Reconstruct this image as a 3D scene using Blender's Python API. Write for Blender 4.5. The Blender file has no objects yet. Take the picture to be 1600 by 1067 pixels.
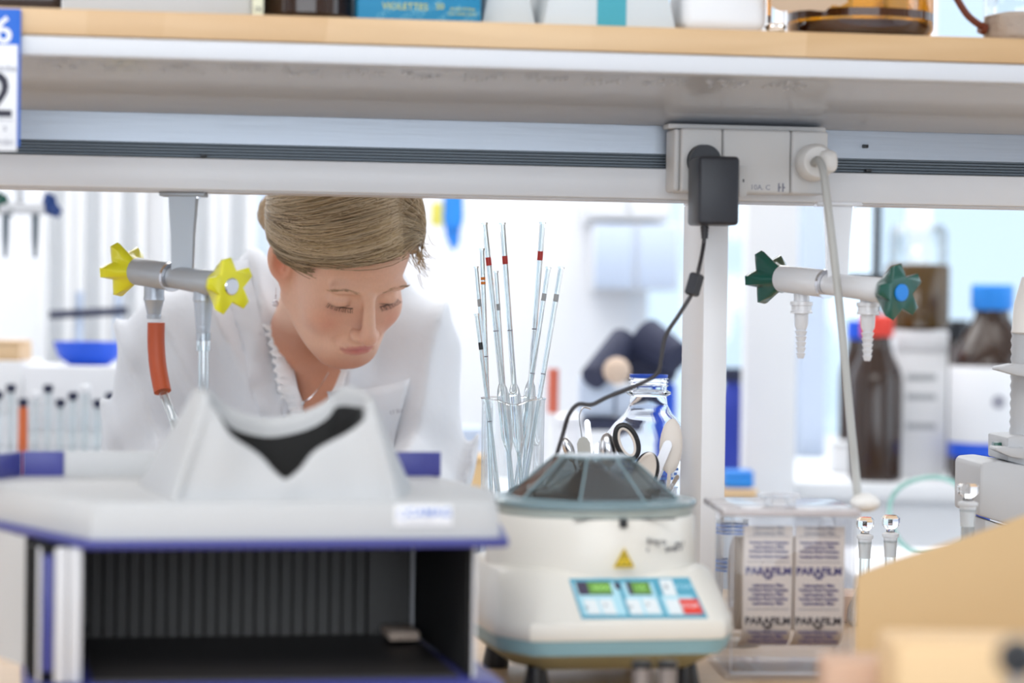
import bpy, bmesh, math, random
import numpy as np
from mathutils import Vector, Matrix
R = math.radians; PI = math.pi
random.seed(7)
scene = bpy.context.scene
col = scene.collection

# ------------------------------------------------------------------ camera
F = 4000.0                      # focal length in pixels of the 1600x1067 frame
CAMZ = 1.253
PITCH, ROLL = 0.0166, 0.014
fw = Vector((0, math.cos(PITCH), -math.sin(PITCH)))
r0 = Vector((1, 0, 0)); u0 = Vector((0, math.sin(PITCH), math.cos(PITCH)))
rv = r0*math.cos(ROLL) + u0*math.sin(ROLL)
uv = u0*math.cos(ROLL) - r0*math.sin(ROLL)
CAM = Vector((0, 0, CAMZ))
cd = bpy.data.cameras.new('camera'); cam = bpy.data.objects.new('camera', cd); col.objects.link(cam)
cd.sensor_width = 36; cd.lens = 36*F/1600; cd.clip_start = .05; cd.clip_end = 100
m3 = Matrix((rv, uv, -fw)).transposed()
cam.matrix_world = Matrix.Translation(CAM) @ m3.to_4x4()
cd.dof.use_dof = True; cd.dof.focus_distance = 2.89; cd.dof.aperture_fstop = 3.4
scene.camera = cam

# ------------------------------------------------------------------ light, world, exposure
w = bpy.data.worlds.new('sky'); scene.world = w; w.use_nodes = True
nt = w.node_tree; bg = nt.nodes['Background']
bg.inputs['Color'].default_value = (.66, .83, 1.0, 1); bg.inputs['Strength'].default_value = 1.35
scene.view_settings.view_transform = 'Standard'; scene.view_settings.look = 'None'
scene.view_settings.exposure = 0.0; scene.view_settings.gamma = 1; scene.view_settings.use_curve_mapping = False
def area(name, loc, tgt, sx, sy, e, c=(1, 1, 1)):
    l = bpy.data.lights.new(name, 'AREA'); l.shape = 'RECTANGLE'; l.size = sx; l.size_y = sy; l.energy = e; l.color = c
    o = bpy.data.objects.new(name, l); col.objects.link(o); o.location = loc
    o.rotation_euler = (Vector(tgt) - Vector(loc)).to_track_quat('-Z', 'Y').to_euler(); return o
area('window_daylight_right', (3.3, 3.4, 1.8), (0, 3.3, 1.1), 3.6, 1.7, 27, (.86, .93, 1))
area('ceiling_lamp_light_front', (-.6, .6, 2.85), (-.3, 2.6, 1.0), 2.4, 1.2, 42, (1, .98, .96))
area('added_fill_behind', (.1, -2.25, 1.75), (-.1, 2.7, 1.25), 4.2, 1.5, 62, (.93, .96, 1))  # fill light added behind the camera to brighten the rail
area('ceiling_lamp_light_mid', (0, 4.1, 2.9), (0, 4.1, 0), 3.6, 1.2, 19, (1, .98, .95))
area('ceiling_lamp_light_back', (0, 5.6, 2.9), (0, 5.8, 0), 5.0, 1.6, 98, (1, .99, .97))
area('unseen_soft_light_left', (-3.3, 1.6, 1.9), (-.2, 2.7, 1.1), 2.4, 1.6, 16, (.97, .98, 1))  # unseen soft light from the left; that wall has no window

# ------------------------------------------------------------------ pixel helpers (one ray of the photograph cut with a real plane)
def ray(px, py): return rv*((px-800)/F) + uv*((533.5-py)/F) + fw
def P(px, py, Y):
    d = ray(px, py); return CAM + d*(Y/d.y)
PSI = 0.16
O_B = P(800, 300, 2.68); O_B = Vector((O_B.x, O_B.y, 0))
def frame(o, a): return Matrix.Translation(o) @ Matrix.Rotation(a, 4, 'Z')
MB_ = frame(O_B, PSI); MBi = MB_.inverted()
def PL(M, px, py, yl):          # ray cut with the plane y = yl of a local frame -> local coordinates
    Mi = M.inverted(); c = Mi @ CAM; d = Mi.to_3x3() @ ray(px, py)
    return c + d*((yl-c.y)/d.y)
def PB(px, py, yl): return PL(MB_, px, py, yl)
BENCH = 0.90

# ------------------------------------------------------------------ materials
def mat(name, c, rough=.5, metal=0, trans=0, ior=1.45, coat=0, bump=0, bscale=60, var=0.03, vscale=8, emit=None, spec=.5, sheen=0, alpha=1, stretch=(1, 1, 1), sss=0):
    m = bpy.data.materials.new(name); m.use_nodes = True; n = m.node_tree; b = n.nodes['Principled BSDF']
    c4 = (*c, 1)
    b.inputs['Base Color'].default_value = c4; b.inputs['Roughness'].default_value = rough; b.inputs['Metallic'].default_value = metal
    b.inputs['Transmission Weight'].default_value = trans; b.inputs['IOR'].default_value = ior; b.inputs['Coat Weight'].default_value = coat
    b.inputs['Specular IOR Level'].default_value = spec; b.inputs['Alpha'].default_value = alpha
    if sheen: b.inputs['Sheen Weight'].default_value = sheen
    if sss:
        b.inputs['Subsurface Weight'].default_value = sss; b.inputs['Subsurface Radius'].default_value = (.01, .004, .002); b.inputs['Subsurface Scale'].default_value = 1
    if emit: b.inputs['Emission Color'].default_value = (*emit[0], 1); b.inputs['Emission Strength'].default_value = emit[1]
    tc = n.nodes.new('ShaderNodeTexCoord'); mp = n.nodes.new('ShaderNodeMapping'); mp.inputs['Scale'].default_value = stretch
    n.links.new(tc.outputs['Object'], mp.inputs['Vector'])
    if var:
        no = n.nodes.new('ShaderNodeTexNoise'); no.inputs['Scale'].default_value = vscale; no.inputs['Detail'].default_value = 4
        n.links.new(mp.outputs['Vector'], no.inputs['Vector'])
        mx = n.nodes.new('ShaderNodeMix'); mx.data_type = 'RGBA'
        mx.inputs[6].default_value = tuple(min(1, x*(1-var)) for x in c)+(1,); mx.inputs[7].default_value = tuple(min(1, x*(1+var)) for x in c)+(1,)
        n.links.new(no.outputs['Fac'], mx.inputs[0]); n.links.new(mx.outputs[2], b.inputs['Base Color'])
    if bump:
        nb = n.nodes.new('ShaderNodeTexNoise'); nb.inputs['Scale'].default_value = bscale; nb.inputs['Detail'].default_value = 3
        n.links.new(mp.outputs['Vector'], nb.inputs['Vector']); bp = n.nodes.new('ShaderNodeBump'); bp.inputs['Strength'].default_value = bump; bp.inputs['Distance'].default_value = .01
        n.links.new(nb.outputs['Fac'], bp.inputs['Height']); n.links.new(bp.outputs['Normal'], b.inputs['Normal'])
    return m
def thin(name, c, gloss=.12, rough=.02, fr=.55):          # thin clear sheet: transparent, with a fresnel share of mirror
    m = bpy.data.materials.new(name); m.use_nodes = True; n = m.node_tree; n.nodes.clear()
    o = n.nodes.new('ShaderNodeOutputMaterial'); t = n.nodes.new('ShaderNodeBsdfTransparent'); t.inputs[0].default_value = (*c, 1)
    g = n.nodes.new('ShaderNodeBsdfGlossy'); g.inputs['Roughness'].default_value = rough
    lw = n.nodes.new('ShaderNodeLayerWeight'); lw.inputs[0].default_value = .35
    ma = n.nodes.new('ShaderNodeMath'); ma.operation = 'MULTIPLY_ADD'; ma.inputs[1].default_value = fr; ma.inputs[2].default_value = gloss*.4
    n.links.new(lw.outputs['Fresnel'], ma.inputs[0])
    mx = n.nodes.new('ShaderNodeMixShader'); n.links.new(ma.outputs[0], mx.inputs[0]); n.links.new(t.outputs[0], mx.inputs[1]); n.links.new(g.outputs[0], mx.inputs[2])
    n.links.new(mx.outputs[0], o.inputs['Surface']); return m
M = {}
def wood_mat(name, c1, c2, sc=(1, 12, 12)):
    m = bpy.data.materials.new(name); m.use_nodes = True; n = m.node_tree; b = n.nodes['Principled BSDF']; b.inputs['Roughness'].default_value = .42
    tc = n.nodes.new('ShaderNodeTexCoord'); mp = n.nodes.new('ShaderNodeMapping'); mp.inputs['Scale'].default_value = sc
    n.links.new(tc.outputs['Object'], mp.inputs['Vector'])
    a = n.nodes.new('ShaderNodeTexNoise'); a.inputs['Scale'].default_value = 3; a.inputs['Detail'].default_value = 8; a.inputs['Distortion'].default_value = .6
    n.links.new(mp.outputs['Vector'], a.inputs['Vector'])
    v = n.nodes.new('ShaderNodeTexVoronoi'); v.inputs['Scale'].default_value = 2.2; mp2 = n.nodes.new('ShaderNodeMapping'); mp2.inputs['Scale'].default_value = (1, .1, .1)
    n.links.new(tc.outputs['Object'], mp2.inputs['Vector']); n.links.new(mp2.outputs['Vector'], v.inputs['Vector'])
    s = n.nodes.new('ShaderNodeSeparateColor'); n.links.new(v.outputs['Color'], s.inputs[0])
    ad = n.nodes.new('ShaderNodeMath'); ad.operation = 'MULTIPLY_ADD'; ad.inputs[1].default_value = .45
    n.links.new(s.outputs[0], ad.inputs[0]); n.links.new(a.outputs['Fac'], ad.inputs[2])
    cr = n.nodes.new('ShaderNodeValToRGB'); cr.color_ramp.elements[0].position = .35; cr.color_ramp.elements[0].color = (*c1, 1); cr.color_ramp.elements[1].position = 1.0; cr.color_ramp.elements[1].color = (*c2, 1)
    n.links.new(ad.outputs[0], cr.inputs[0]); n.links.new(cr.outputs[0], b.inputs['Base Color']); return m
M['wood'] = wood_mat('beech_wood', (.56, .35, .17), (.72, .51, .30))
M['white'] = mat('white_lacquer', (.80, .81, .83), .35)
M['rail'] = mat('rail_white_paint', (.82, .83, .855), .3)
M['alu'] = mat('brushed_aluminium', (.44, .485, .55), .38, .5, bump=.05, bscale=200, stretch=(.05, 1, 1))
M['slot'] = mat('dark_slot_rubber', (.16, .19, .22), .5, .3)
M['outlet'] = mat('outlet_plastic', (.68, .67, .66), .45)
M['black'] = mat('black_plastic', (.018, .019, .022), .35)
M['adapter'] = mat('dark_grey_plastic', (.028, .030, .038), .38, bump=.05, bscale=400)
M['pureblack'] = mat('matte_black', (.006, .006, .006), .8)
M['cab'] = mat('moulded_white_plastic', (.53, .535, .54), .5, bump=.03, bscale=300)
M['navy'] = mat('navy_plastic', (.055, .06, .26), .35)
M['cabgrey'] = mat('light_grey_frame', (.62, .62, .64), .4)
M['curtain'] = mat('dark_grey_curtain', (.085, .081, .078), .6, bump=.1, bscale=50)
M['cream'] = mat('cream_plastic', (.80, .775, .71), .38, coat=.2)
M['teal'] = mat('pale_teal_plastic', (.27, .47, .54), .4)
M['olive'] = mat('underside_shade_tone', (.35, .33, .2), .5)  # olive shade and bench reflection put into the underside's colour
M['panelblue'] = mat('panel_blue', (.10, .38, .52), .35)
M['panellight'] = mat('panel_pale_blue', (.45, .74, .84), .35)
M['button'] = mat('button_white', (.78, .84, .86), .4)
M['red'] = mat('red_plastic', (.80, .06, .04), .4)
M['lcdg'] = mat('green_display', (.13, .28, .06), .25, emit=((.12, .3, .05), .25))
M['lcd'] = mat('dark_display', (.07, .06, .10), .15)
M['yellow'] = mat('yellow_plastic', (.78, .74, .02), .3, coat=.3)
M['green'] = mat('dark_green_plastic', (.005, .085, .06), .22, coat=.4)
M['skyblue'] = mat('bright_blue_plastic', (.02, .25, .78), .4)
M['blue'] = mat('blue_plastic', (.01, .09, .66), .4)
M['valve'] = mat('white_enamel', (.72, .73, .76), .22, coat=.5)
M['chrome'] = mat('chrome', (.75, .76, .80), .15, 1)
M['steel'] = mat('stainless_steel', (.62, .62, .64), .2, 1)
M['rubber'] = mat('red_brown_rubber', (.42, .075, .025), .5)
M['glass'] = mat('clear_glass', (1, 1, 1), .0, trans=1, ior=1.45, var=0)
M['gthin'] = thin('thin_clear_glass', (.97, .985, .99))
M['gtube'] = thin('clear_tube_wall', (.90, .94, .95), .3)
M['acrylic'] = thin('clear_acrylic_sheet', (.95, .95, .96), .05, fr=.22)
M['smoke'] = thin('smoked_acrylic', (.58, .66, .68), .35, .05)
M['smokeedge'] = mat('smoked_acrylic_edge', (.22, .31, .34), .2)
M['frost'] = mat('frosted_glass', (.9, .92, .94), .5, trans=.55, ior=1.2, var=0)
M['amber'] = mat('amber_glass', (.55, .20, .01), .0, trans=1, ior=1.45, var=0)
M['amberdark'] = mat('dark_amber_glass', (.030, .013, .006), .1, coat=.15, ior=1.5)
M['amberliq'] = mat('dark_brown_liquid', (.06, .018, .003), .1)
M['paper'] = mat('white_paper', (.82, .83, .86), .7)
M['ink'] = mat('dark_blue_ink', (.05, .05, .22), .6)
M['inkgrey'] = mat('grey_ink', (.30, .30, .36), .6)
M['inkblack'] = mat('black_ink', (.03, .03, .05), .6)
M['inkblue'] = mat('blue_ink', (.10, .22, .62), .6)
M['rollpaper'] = mat('tan_backing_paper', (.72, .60, .48), .7)
M['rollpaper2'] = mat('pale_backing_paper', (.82, .75, .69), .7)
M['kraft'] = mat('kraft_board', (.60, .41, .21), .65, bump=.05, bscale=40, var=.05, vscale=3)
M['kraftl'] = mat('light_wood_board', (.80, .55, .30), .6)
M['pinkwood'] = mat('pale_brown_board', (.62, .40, .28), .6)
M['cord'] = mat('black_cable', (.03, .026, .03), .4)
M['cordw'] = mat('grey_white_cable', (.45, .45, .43), .45)
M['whitepl'] = mat('white_plastic', (.84, .82, .79), .4)
M['bluecard'] = mat('blue_card', (.01, .13, .60), .5)
M['tealcard'] = mat('teal_card', (.012, .22, .42), .5)
M['tealcard2'] = mat('teal_band_card', (.05, .34, .42), .5)
M['greycard'] = mat('grey_white_card', (.62, .66, .68), .6)
M['yellowink'] = mat('yellow_ink', (.65, .62, .12), .6)
M['paleink'] = mat('pale_blue_ink', (.14, .42, .58), .6)
M['beige'] = mat('beige_powder', (.58, .45, .36), .9, bump=.5, bscale=120)
M['instr'] = mat('instrument_grey', (.50, .51, .53), .45)
M['wall'] = mat('wall_paint', (.84, .85, .88), .7)
M['floor'] = mat('floor_vinyl', (.55, .55, .56), .4, var=.06)
M['ceil'] = mat('ceiling_paint', (.85, .85, .85), .8)
M['winframe'] = mat('window_frame_paint', (.80, .83, .88), .4)
M['lamp'] = mat('lamp_diffuser', (1, 1, 1), .5, emit=((1, .98, .95), 1.3))
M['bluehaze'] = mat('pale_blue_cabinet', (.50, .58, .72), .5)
M['orange'] = mat('orange_brown_glass', (.62, .13, .03), .3)
M['dark'] = mat('dark_navy_fabric', (.02, .025, .06), .7)

# ------------------------------------------------------------------ objects
def tag(o, label=None, cat=None, group=None, kind=None):
    if label: o['label'] = label
    if cat: o['category'] = cat
    if group: o['group'] = group
    if kind: o['kind'] = kind
    return o
def thing(name, label, cat, loc=(0, 0, 0), rz=0, group=None, mtx=None):
    o = bpy.data.objects.new(name, None); o.empty_display_size = .05; col.objects.link(o)
    if mtx is not None: o.matrix_world = mtx
    else: o.location = loc; o.rotation_euler = (0, 0, rz)
    return tag(o, label, cat, group)
def copy_tree(o, parent=None):
    c = o.copy(); col.objects.link(c)
    if parent is not None: c.parent = parent
    for ch in o.children: copy_tree(ch, c)
    return c
def link_mesh(name, me, m, parent=None, sharp=32, smooth=True):
    o = bpy.data.objects.new(name, me); col.objects.link(o)
    if m is not None:
        for x in (m if isinstance(m, (list, tuple)) else [m]): me.materials.append(x)
    if parent is not None: o.parent = parent
    return o
def spl(pts, n=8, closed=False):                  # Catmull-Rom through the points
    pts = [Vector(p) for p in pts]; N = len(pts); out = []
    rng = N if closed else N-1
    for i in range(rng):
        g = (lambda k: pts[k % N]) if closed else (lambda k: pts[max(0, min(N-1, k))])
        a, b, c, d = g(i-1), g(i), g(i+1), g(i+2)
        for j in range(n):
            t = j/n
            out.append(.5*((2*b)+(c-a)*t+(2*a-5*b+4*c-d)*t*t+(3*b-a-3*c+d)*t**3))
    if not closed: out.append(pts[-1])
    return out
class B:
    def __init__(s): s.bm = bmesh.new()
    def box(s, x0, x1, y0, y1, z0, z1, bev=0, seg=2, X=None, mi=0):
        b2 = bmesh.new(); v = [b2.verts.new((x, y, z)) for x in (x0, x1) for y in (y0, y1) for z in (z0, z1)]
        for f in ((0, 1, 3, 2), (4, 6, 7, 5), (0, 4, 5, 1), (2, 3, 7, 6), (0, 2, 6, 4), (1, 5, 7, 3)): b2.faces.new([v[i] for i in f])
        bmesh.ops.recalc_face_normals(b2, faces=b2.faces)
        if bev: bmesh.ops.bevel(b2, geom=list(b2.edges), offset=bev, segments=seg, profile=.5, affect='EDGES')
        s.merge(b2, X, mi); return s
    def merge(s, b2, X=None, mi=0):
        if X is not None: b2.transform(X)
        for f in b2.faces: f.material_index = mi
        me = bpy.data.meshes.new('t'); b2.to_mesh(me); b2.free(); s.bm.from_mesh(me); bpy.data.meshes.remove(me)
    def loft(s, rings, cap0=True, cap1=True, closed=True, X=None, mi=0):
        b2 = bmesh.new(); vr = [[b2.verts.new(p) for p in r] for r in rings]; n = len(rings[0])
        for a, b in zip(vr, vr[1:]):
            for i in range(n if closed else n-1):
                j = (i+1) % n
                try: b2.faces.new((a[i], a[j], b[j], b[i]))
                except ValueError: pass
        if cap0 and n > 2: b2.faces.new(list(reversed(vr[0])))
        if cap1 and n > 2: b2.faces.new(vr[-1])
        bmesh.ops.remove_doubles(b2, verts=b2.verts, dist=1e-7)
        bmesh.ops.recalc_face_normals(b2, faces=b2.faces)
        s.merge(b2, X, mi); return s
    def lathe(s, prof, n=32, X=None, cap=True, mi=0, sq=None):
        rings = []
        for r, z in prof:
            rings.append([Vector((r*math.cos(2*PI*i/n), r*math.sin(2*PI*i/n), z)) for i in range(n)])
        return s.loft(rings, cap, cap, True, X, mi)
    def cyl(s, p0, p1, r, r1=None, n=16, mi=0):
        return s.tube([p0, p1], [r, r if r1 is None else r1], n, mi)
    def tube(s, pts, rad, n=8, mi=0, cap=True):
        pts = [Vector(p) for p in pts]
        if not isinstance(rad, (list, tuple)): rad = [rad]*len(pts)
        t = (pts[1]-pts[0]).normalized(); up = Vector((0, 0, 1)) if abs(t.z) < .9 else Vector((1, 0, 0))
        nrm = t.cross(up).normalized(); rings = []
        for i, p in enumerate(pts):
            t = (pts[min(i+1, len(pts)-1)]-pts[max(i-1, 0)]).normalized()
            nrm = (nrm - t*nrm.dot(t)).normalized(); bn = t.cross(nrm)
            rings.append([p+(nrm*math.cos(2*PI*k/n)+bn*math.sin(2*PI*k/n))*rad[i] for k in range(n)])
        return s.loft(rings, cap, cap, True, None, mi)
    def prism(s, poly, z0, z1, X=None, mi=0, bev=0):      # polygon in xy extruded along z
        b2 = bmesh.new(); a = [b2.verts.new((x, y, z0)) for x, y in poly]; b = [b2.verts.new((x, y, z1)) for x, y in poly]; n = len(poly)
        b2.faces.new(list(reversed(a))); b2.faces.new(b)
        for i in range(n): b2.faces.new((a[i], a[(i+1) % n], b[(i+1) % n], b[i]))
        bmesh.ops.recalc_face_normals(b2, faces=b2.faces)
        if bev: bmesh.ops.bevel(b2, geom=list(b2.edges), offset=bev, segments=2, profile=.5, affect='EDGES')
        s.merge(b2, X, mi); return s
    def sphere(s, c, r, n=20, sc=(1, 1, 1), X=None, mi=0):
        b2 = bmesh.new(); bmesh.ops.create_uvsphere(b2, u_segments=n, v_segments=max(6, n//2), radius=1)
        b2.transform(Matrix.Translation(c) @ Matrix.Diagonal((r*sc[0], r*sc[1], r*sc[2], 1)))
        s.merge(b2, X, mi); return s
    def build(s, name, m, parent=None, sharp=35, label=None):
        for f in s.bm.faces: f.smooth = True
        th = R(sharp)
        for e in s.bm.edges:
            if len(e.link_faces) == 2:
                if e.calc_face_angle(0) > th: e.smooth = False
        me = bpy.data.meshes.new(name); s.bm.to_mesh(me); s.bm.free()
        o = link_mesh(name, me, m, parent)
        if label: o['label'] = label
        return o
def text(name, body, size, m, parent, X, depth=.0004, align='CENTER', sx=1, bold=0):
    c = bpy.data.curves.new(name, 'FONT'); c.body = body; c.size = size; c.extrude = depth; c.align_x = align; c.align_y = 'CENTER'; c.offset = bold; c.resolution_u = 3
    t = bpy.data.objects.new('tmp', c); col.objects.link(t); bpy.context.view_layer.update()
    me = bpy.data.meshes.new_from_object(t.evaluated_get(bpy.context.evaluated_depsgraph_get()))
    bpy.data.objects.remove(t); bpy.data.curves.remove(c)
    me.transform(X @ Matrix.Diagonal((sx, 1, 1, 1))); me.materials.clear()
    return link_mesh(name, me, m, parent)
def face_X(o, nx=0.0, tilt=0.0):       # text frame: reads along +x, faces -y (tilted back by tilt)
    return Matrix.Translation(o) @ Matrix.Rotation(nx, 4, 'Z') @ Matrix.Rotation(PI/2 - tilt, 4, 'X')
def struct(name, bb, m, parent=None):
    o = bb.build(name, m, parent); o['kind'] = 'structure'; return o
# ================================================================== the room
RX0, RX1, RY0, RY1, RH = -3.6, 3.6, -2.4, 6.6, 3.0
struct('floor', B().box(RX0, RX1, RY0, RY1, -.1, 0), M['floor'])
struct('ceiling', B().box(RX0-.12, RX1+.12, RY0-.12, RY1+.12, RH, RH+.1), M['ceil'])
# back wall: solid on the left, wide window opening on the right
b = B().box(RX0, .30, RY1, RY1+.12, 0, RH).box(.30, 3.3, RY1, RY1+.12, 0, .86).box(.30, 3.3, RY1, RY1+.12, 2.7, RH).box(3.3, RX1, RY1, RY1+.12, 0, RH)
struct('wall_back', b, M['wall'])
b = B().box(RX1, RX1+.12, RY0-.12, 1.4, 0, RH).box(RX1, RX1+.12, 5.4, RY1+.12, 0, RH).box(RX1, RX1+.12, 1.4, 5.4, 0, .8).box(RX1, RX1+.12, 1.4, 5.4, 2.7, RH)
struct('wall_right', b, M['wall'])
struct('wall_left', B().box(RX0-.12, RX0, RY0-.12, RY1+.12, 0, RH), M['wall'])
struct('wall_front', B().box(RX0, -2.1, RY0-.12, RY0, 0, RH).box(2.3, RX1, RY0-.12, RY0, 0, RH).box(-2.1, 2.3, RY0-.12, RY0, 0, .95).box(-2.1, 2.3, RY0-.12, RY0, 2.55, RH), M['wall'])
def window(name, X, w_, z0, z1, mull):
    e = bpy.data.objects.new(name, None); col.objects.link(e); e.matrix_world = X; e['kind'] = 'structure'
    b = B(); t = .05
    b.box(0, w_, 0, .08, z0, z0+t).box(0, w_, 0, .08, z1-t, z1).box(0, t, 0, .08, z0+t, z1-t).box(w_-t, w_, 0, .08, z0+t, z1-t)
    for k in mull: b.box(k-.03, k+.03, .005, .075, z0+t, z1-t)
    b.build('window_frame', M['winframe'], e)
    xs = [t]+[x for k in mull for x in (k-.03, k+.03)]+[w_-t]
    for i in range(0, len(xs), 2): B().box(xs[i], xs[i+1], .036, .042, z0+t, z1-t).build('pane', M['gthin'], e)
    B().box(-.02, w_+.02, -.14, 0, z0-.03, z0-.001).build('window_sill', M['white'], e)
    return e
window('window_1', frame((.30, RY1+.02, 0), 0), 3.0, .86, 2.7, (.75, 1.5, 2.25))
window('window_2', frame((RX1+.02, 5.4, 0), -PI/2), 4.0, .80, 2.7, (1.0, 2.0, 3.0))
window('added_window_behind', frame((2.3, RY0-.02, 0), PI), 4.4, .95, 2.55, (1.1, 2.2, 3.3))  # unseen window, added to go with the fill light behind the camera
for nm, x, y in (('front', -.6, .6), ('mid', 0, 4.1), ('back', 0, 5.7)):
    for k in (-1.2, 0, 1.2):
        t = thing('ceiling_light', 'white recessed ceiling light panel above the room', 'lamp', (x+k, y, RH-.06), 0, 'ceiling light panels')
        B().box(-.33, .33, -.33, .33, 0, .06, .004).build('lamp_frame', M['white'], t)
        B().box(-.29, .29, -.29, .29, -.006, -.001).build('diffuser', M['lamp'], t)
# ================================================================== work bench under everything (in the bench frame)
t = thing('work_bench', 'long laboratory bench with a wooden top under the instruments', 'bench', (0, 0, 0), 0, mtx=MB_)
y0, y1 = -.95, .42
B().box(-1.5, 1.5, y0, y1, BENCH-.035, BENCH, .004).build('worktop', M['wood'], t)
for x0 in (-1.45, -.48, .49):
    B().box(x0, x0+.94, y0+.06, y1-.25, .08, BENCH-.037, .004).build('cabinet_body', M['white'], t)
B().box(-1.42, 1.42, y0+.12, y1-.3, 0, .079).build('plinth', M['slot'], t)
# ================================================================== reagent shelf structure
SH = thing('reagent_shelf', 'white steel shelf rack with beech board, lamp cover and service rail over the bench', 'shelf', mtx=MB_)
XA, XB = -1.35, 1.35
zof = lambda py, yl, px=800: PB(px, py, yl).z
yf = -.27
WT, WB = zof(35, yf), zof(76, yf)
PROF = zof(107, yf)
RB = zof(307, 0); RT = zof(258, 0); GT = zof(235, 0.004); AT = zof(190, 0.004)
B().box(XA, XB, yf, .27, WB, WT, .002).build('shelf_board', M['wood'], SH)
B().box(XA, XB, yf+.002, yf+.022, PROF, WB-.0005, .002).box(XA, XB, .25, .268, PROF, WB-.0005, .002).build('front_profile', mat('profile_grey_white', (.66, .68, .72), .35), SH)
# sloping ribbed lamp cover, between the front profile and the channel
n = 40; up, lo = [], []
for i in range(n+1):
    for k in (0, .5):
        s = (i+k)/n
        if s > 1: continue
        y = yf+.022+(.0-yf-.02)*s; z = PROF+.012+(AT-PROF-.012)*s - (.0011 if k else 0)
        lo.append((y, z))
poly = lo+[(lo[-1][0], lo[-1][1]+.02), (lo[0][0], lo[0][1]+.012)]
X = Matrix(((0, 0, 1, 0), (1, 0, 0, 0), (0, 1, 0, 0), (0, 0, 0, 1)))     # profile (y,z) extruded along x
M['ribbed'] = mat('ribbed_lamp_cover', (.72, .76, .83), .22, .15, coat=.3, var=.12, vscale=3, stretch=(.6, 3, 3))
B().prism(poly, XA, XB, X).build('lamp_cover', M['ribbed'], SH, sharp=60)
fb = B(); random.seed(3)
for c_ in range(13):
    xc_ = PB(95+c_*95, 115, -.2).x
    for k_ in range(11):
        xx_ = xc_-.020+.004*k_+random.uniform(-.001, .001); s_ = random.uniform(.22, .34); y_ = yf+.022+(.0-yf-.02)*s_; z_ = PROF+.012+(AT-PROF-.012)*s_
        l_ = random.uniform(.006, .018); fb.box(xx_, xx_+random.uniform(.0006, .0014), y_-l_, y_+l_, z_-.0022, z_-.0008)
o = fb.build('painted_sparkles', mat('sparkle_white', (.92, .93, .95), .08, .4), SH); o['kind'] = 'stuff'  # bright slivers standing in for sparkling reflections on the lamp cover
pf = [(.004, GT), (.004, AT), (.012, AT+.006), (.07, AT+.006), (.07, GT)]
B().prism(pf, XA, XB, X).build('upper_channel', M['alu'], SH)
b = B().box(XA, XB, .016, .06, RT-.001, GT+.001)
for k in range(5): b.box(XA, XB, .008, .017, RT+.0015+k*(GT-RT)/5, RT+.0015+(k+.55)*(GT-RT)/5)
b.build('groove', M['slot'], SH)
B().box(XA, XB, -.004, .07, RB, RT, .003).build('service_rail', M['rail'], SH)
B().box(XA, XB, .0, .066, RB-.0012, RB-.0002).build('rail_seal', M['cabgrey'], SH)
# upright post
pl = PB(1100, 600, 0.0); px0 = PB(1099, 480, .0).x; px1 = PB(1137, 480, .0).x
B().box(px0, px1, .0, .10, BENCH, RB-.002, .002).build('post', M['rail'], SH)
B().box(-1.3, -1.265, .0, .10, BENCH, RB-.002, .002).build('post', M['rail'], SH)
B().box(px0, px1, .0705, .10, RB-.002, WB-.0005).build('post_top', M['rail'], SH)
B().box(-1.3, -1.265, .0705, .10, RB-.002, WB-.0005).build('post_top', M['rail'], SH)
for px, py in ((318, 243), (1357, 266), (1352, 228)):
    q = PB(px, py, .0); B().box(q.x-.0025, q.x+.0035, -.001, .012, q.z-.002, q.z+.0015, .0005).build('rail_clip', M['black'], SH)
# ================================================================== power outlet block
e = .050; q0 = PB(1065, 200, -e); q1 = PB(1293, 304, -e)
OT = thing('power_outlet_block', 'light grey three-module power outlet block mounted on the rail above the post', 'outlet', mtx=MB_ @ Matrix.Translation((q0.x, -.0045, q1.z)))
W_, H_ = q1.x-q0.x, q0.z-q1.z
d1, d2 = PB(1129, 250, -e).x-q0.x, PB(1236, 250, -e).x-q0.x
ee = e-.0045
for xa, xb in ((0, d1-.0004), (d1+.0004, d2-.0004), (d2+.0004, W_)):
    B().box(xa, xb, -ee, 0, 0, H_, .003, 3).build('outlet_module', M['outlet'], OT)
B().box(-.0065, -.0003, -ee+.004, 0, .0005, H_-.0005, .003, 3).build('end_cap', M['outlet'], OT)
B().box(-.01, W_+.003, -ee*.6, 0, H_+.0005, H_+.006, .002).build('top_cover', M['outlet'], OT)
def on(px, py): q = PB(px, py, -e); return q.x-q0.x, q.z-q1.z
cx, cz = on(1098, 252)
rot = lambda c: Matrix.Translation(c) @ Matrix.Rotation(PI/2, 4, 'X')
B().lathe([(.0205, 0), (.0205, .0012), (.0175, .0012), (.017, .0002)], 40, rot((cx, -ee, cz))).build('socket_ring', M['outlet'], OT)
B().lathe([(.0172, 0), (.0172, .0008)], 40, rot((cx, -ee, cz))).build('socket_recess', M['adapter'], OT)
cx2, cz2 = on(1268, 255)
B().lathe([(.0205, 0), (.0205, .0012), (.018, .0014), (.018, .0)], 40, rot((cx2, -ee, cz2))).build('socket_ring', M['outlet'], OT)
sx, sz = on(1161, 283)
B().box(sx-.004, sx+.004, -ee-.0006, -ee+.001, sz-.016, sz+.016, .0004).build('fuse_cover', M['outlet'], OT)
B().box(sx-.0005, sx+.001, -ee-.0009, -ee-.0006, sz-.001, sz+.002).build('fuse_mark', M['black'], OT)
tx, tz = on(1188, 293)
text('lettering', '10A. C', .0075, M['inkgrey'], OT, face_X((tx, -ee-.0002, tz)), .0002)
tx, tz = on(1220, 293)
b = B()
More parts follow.
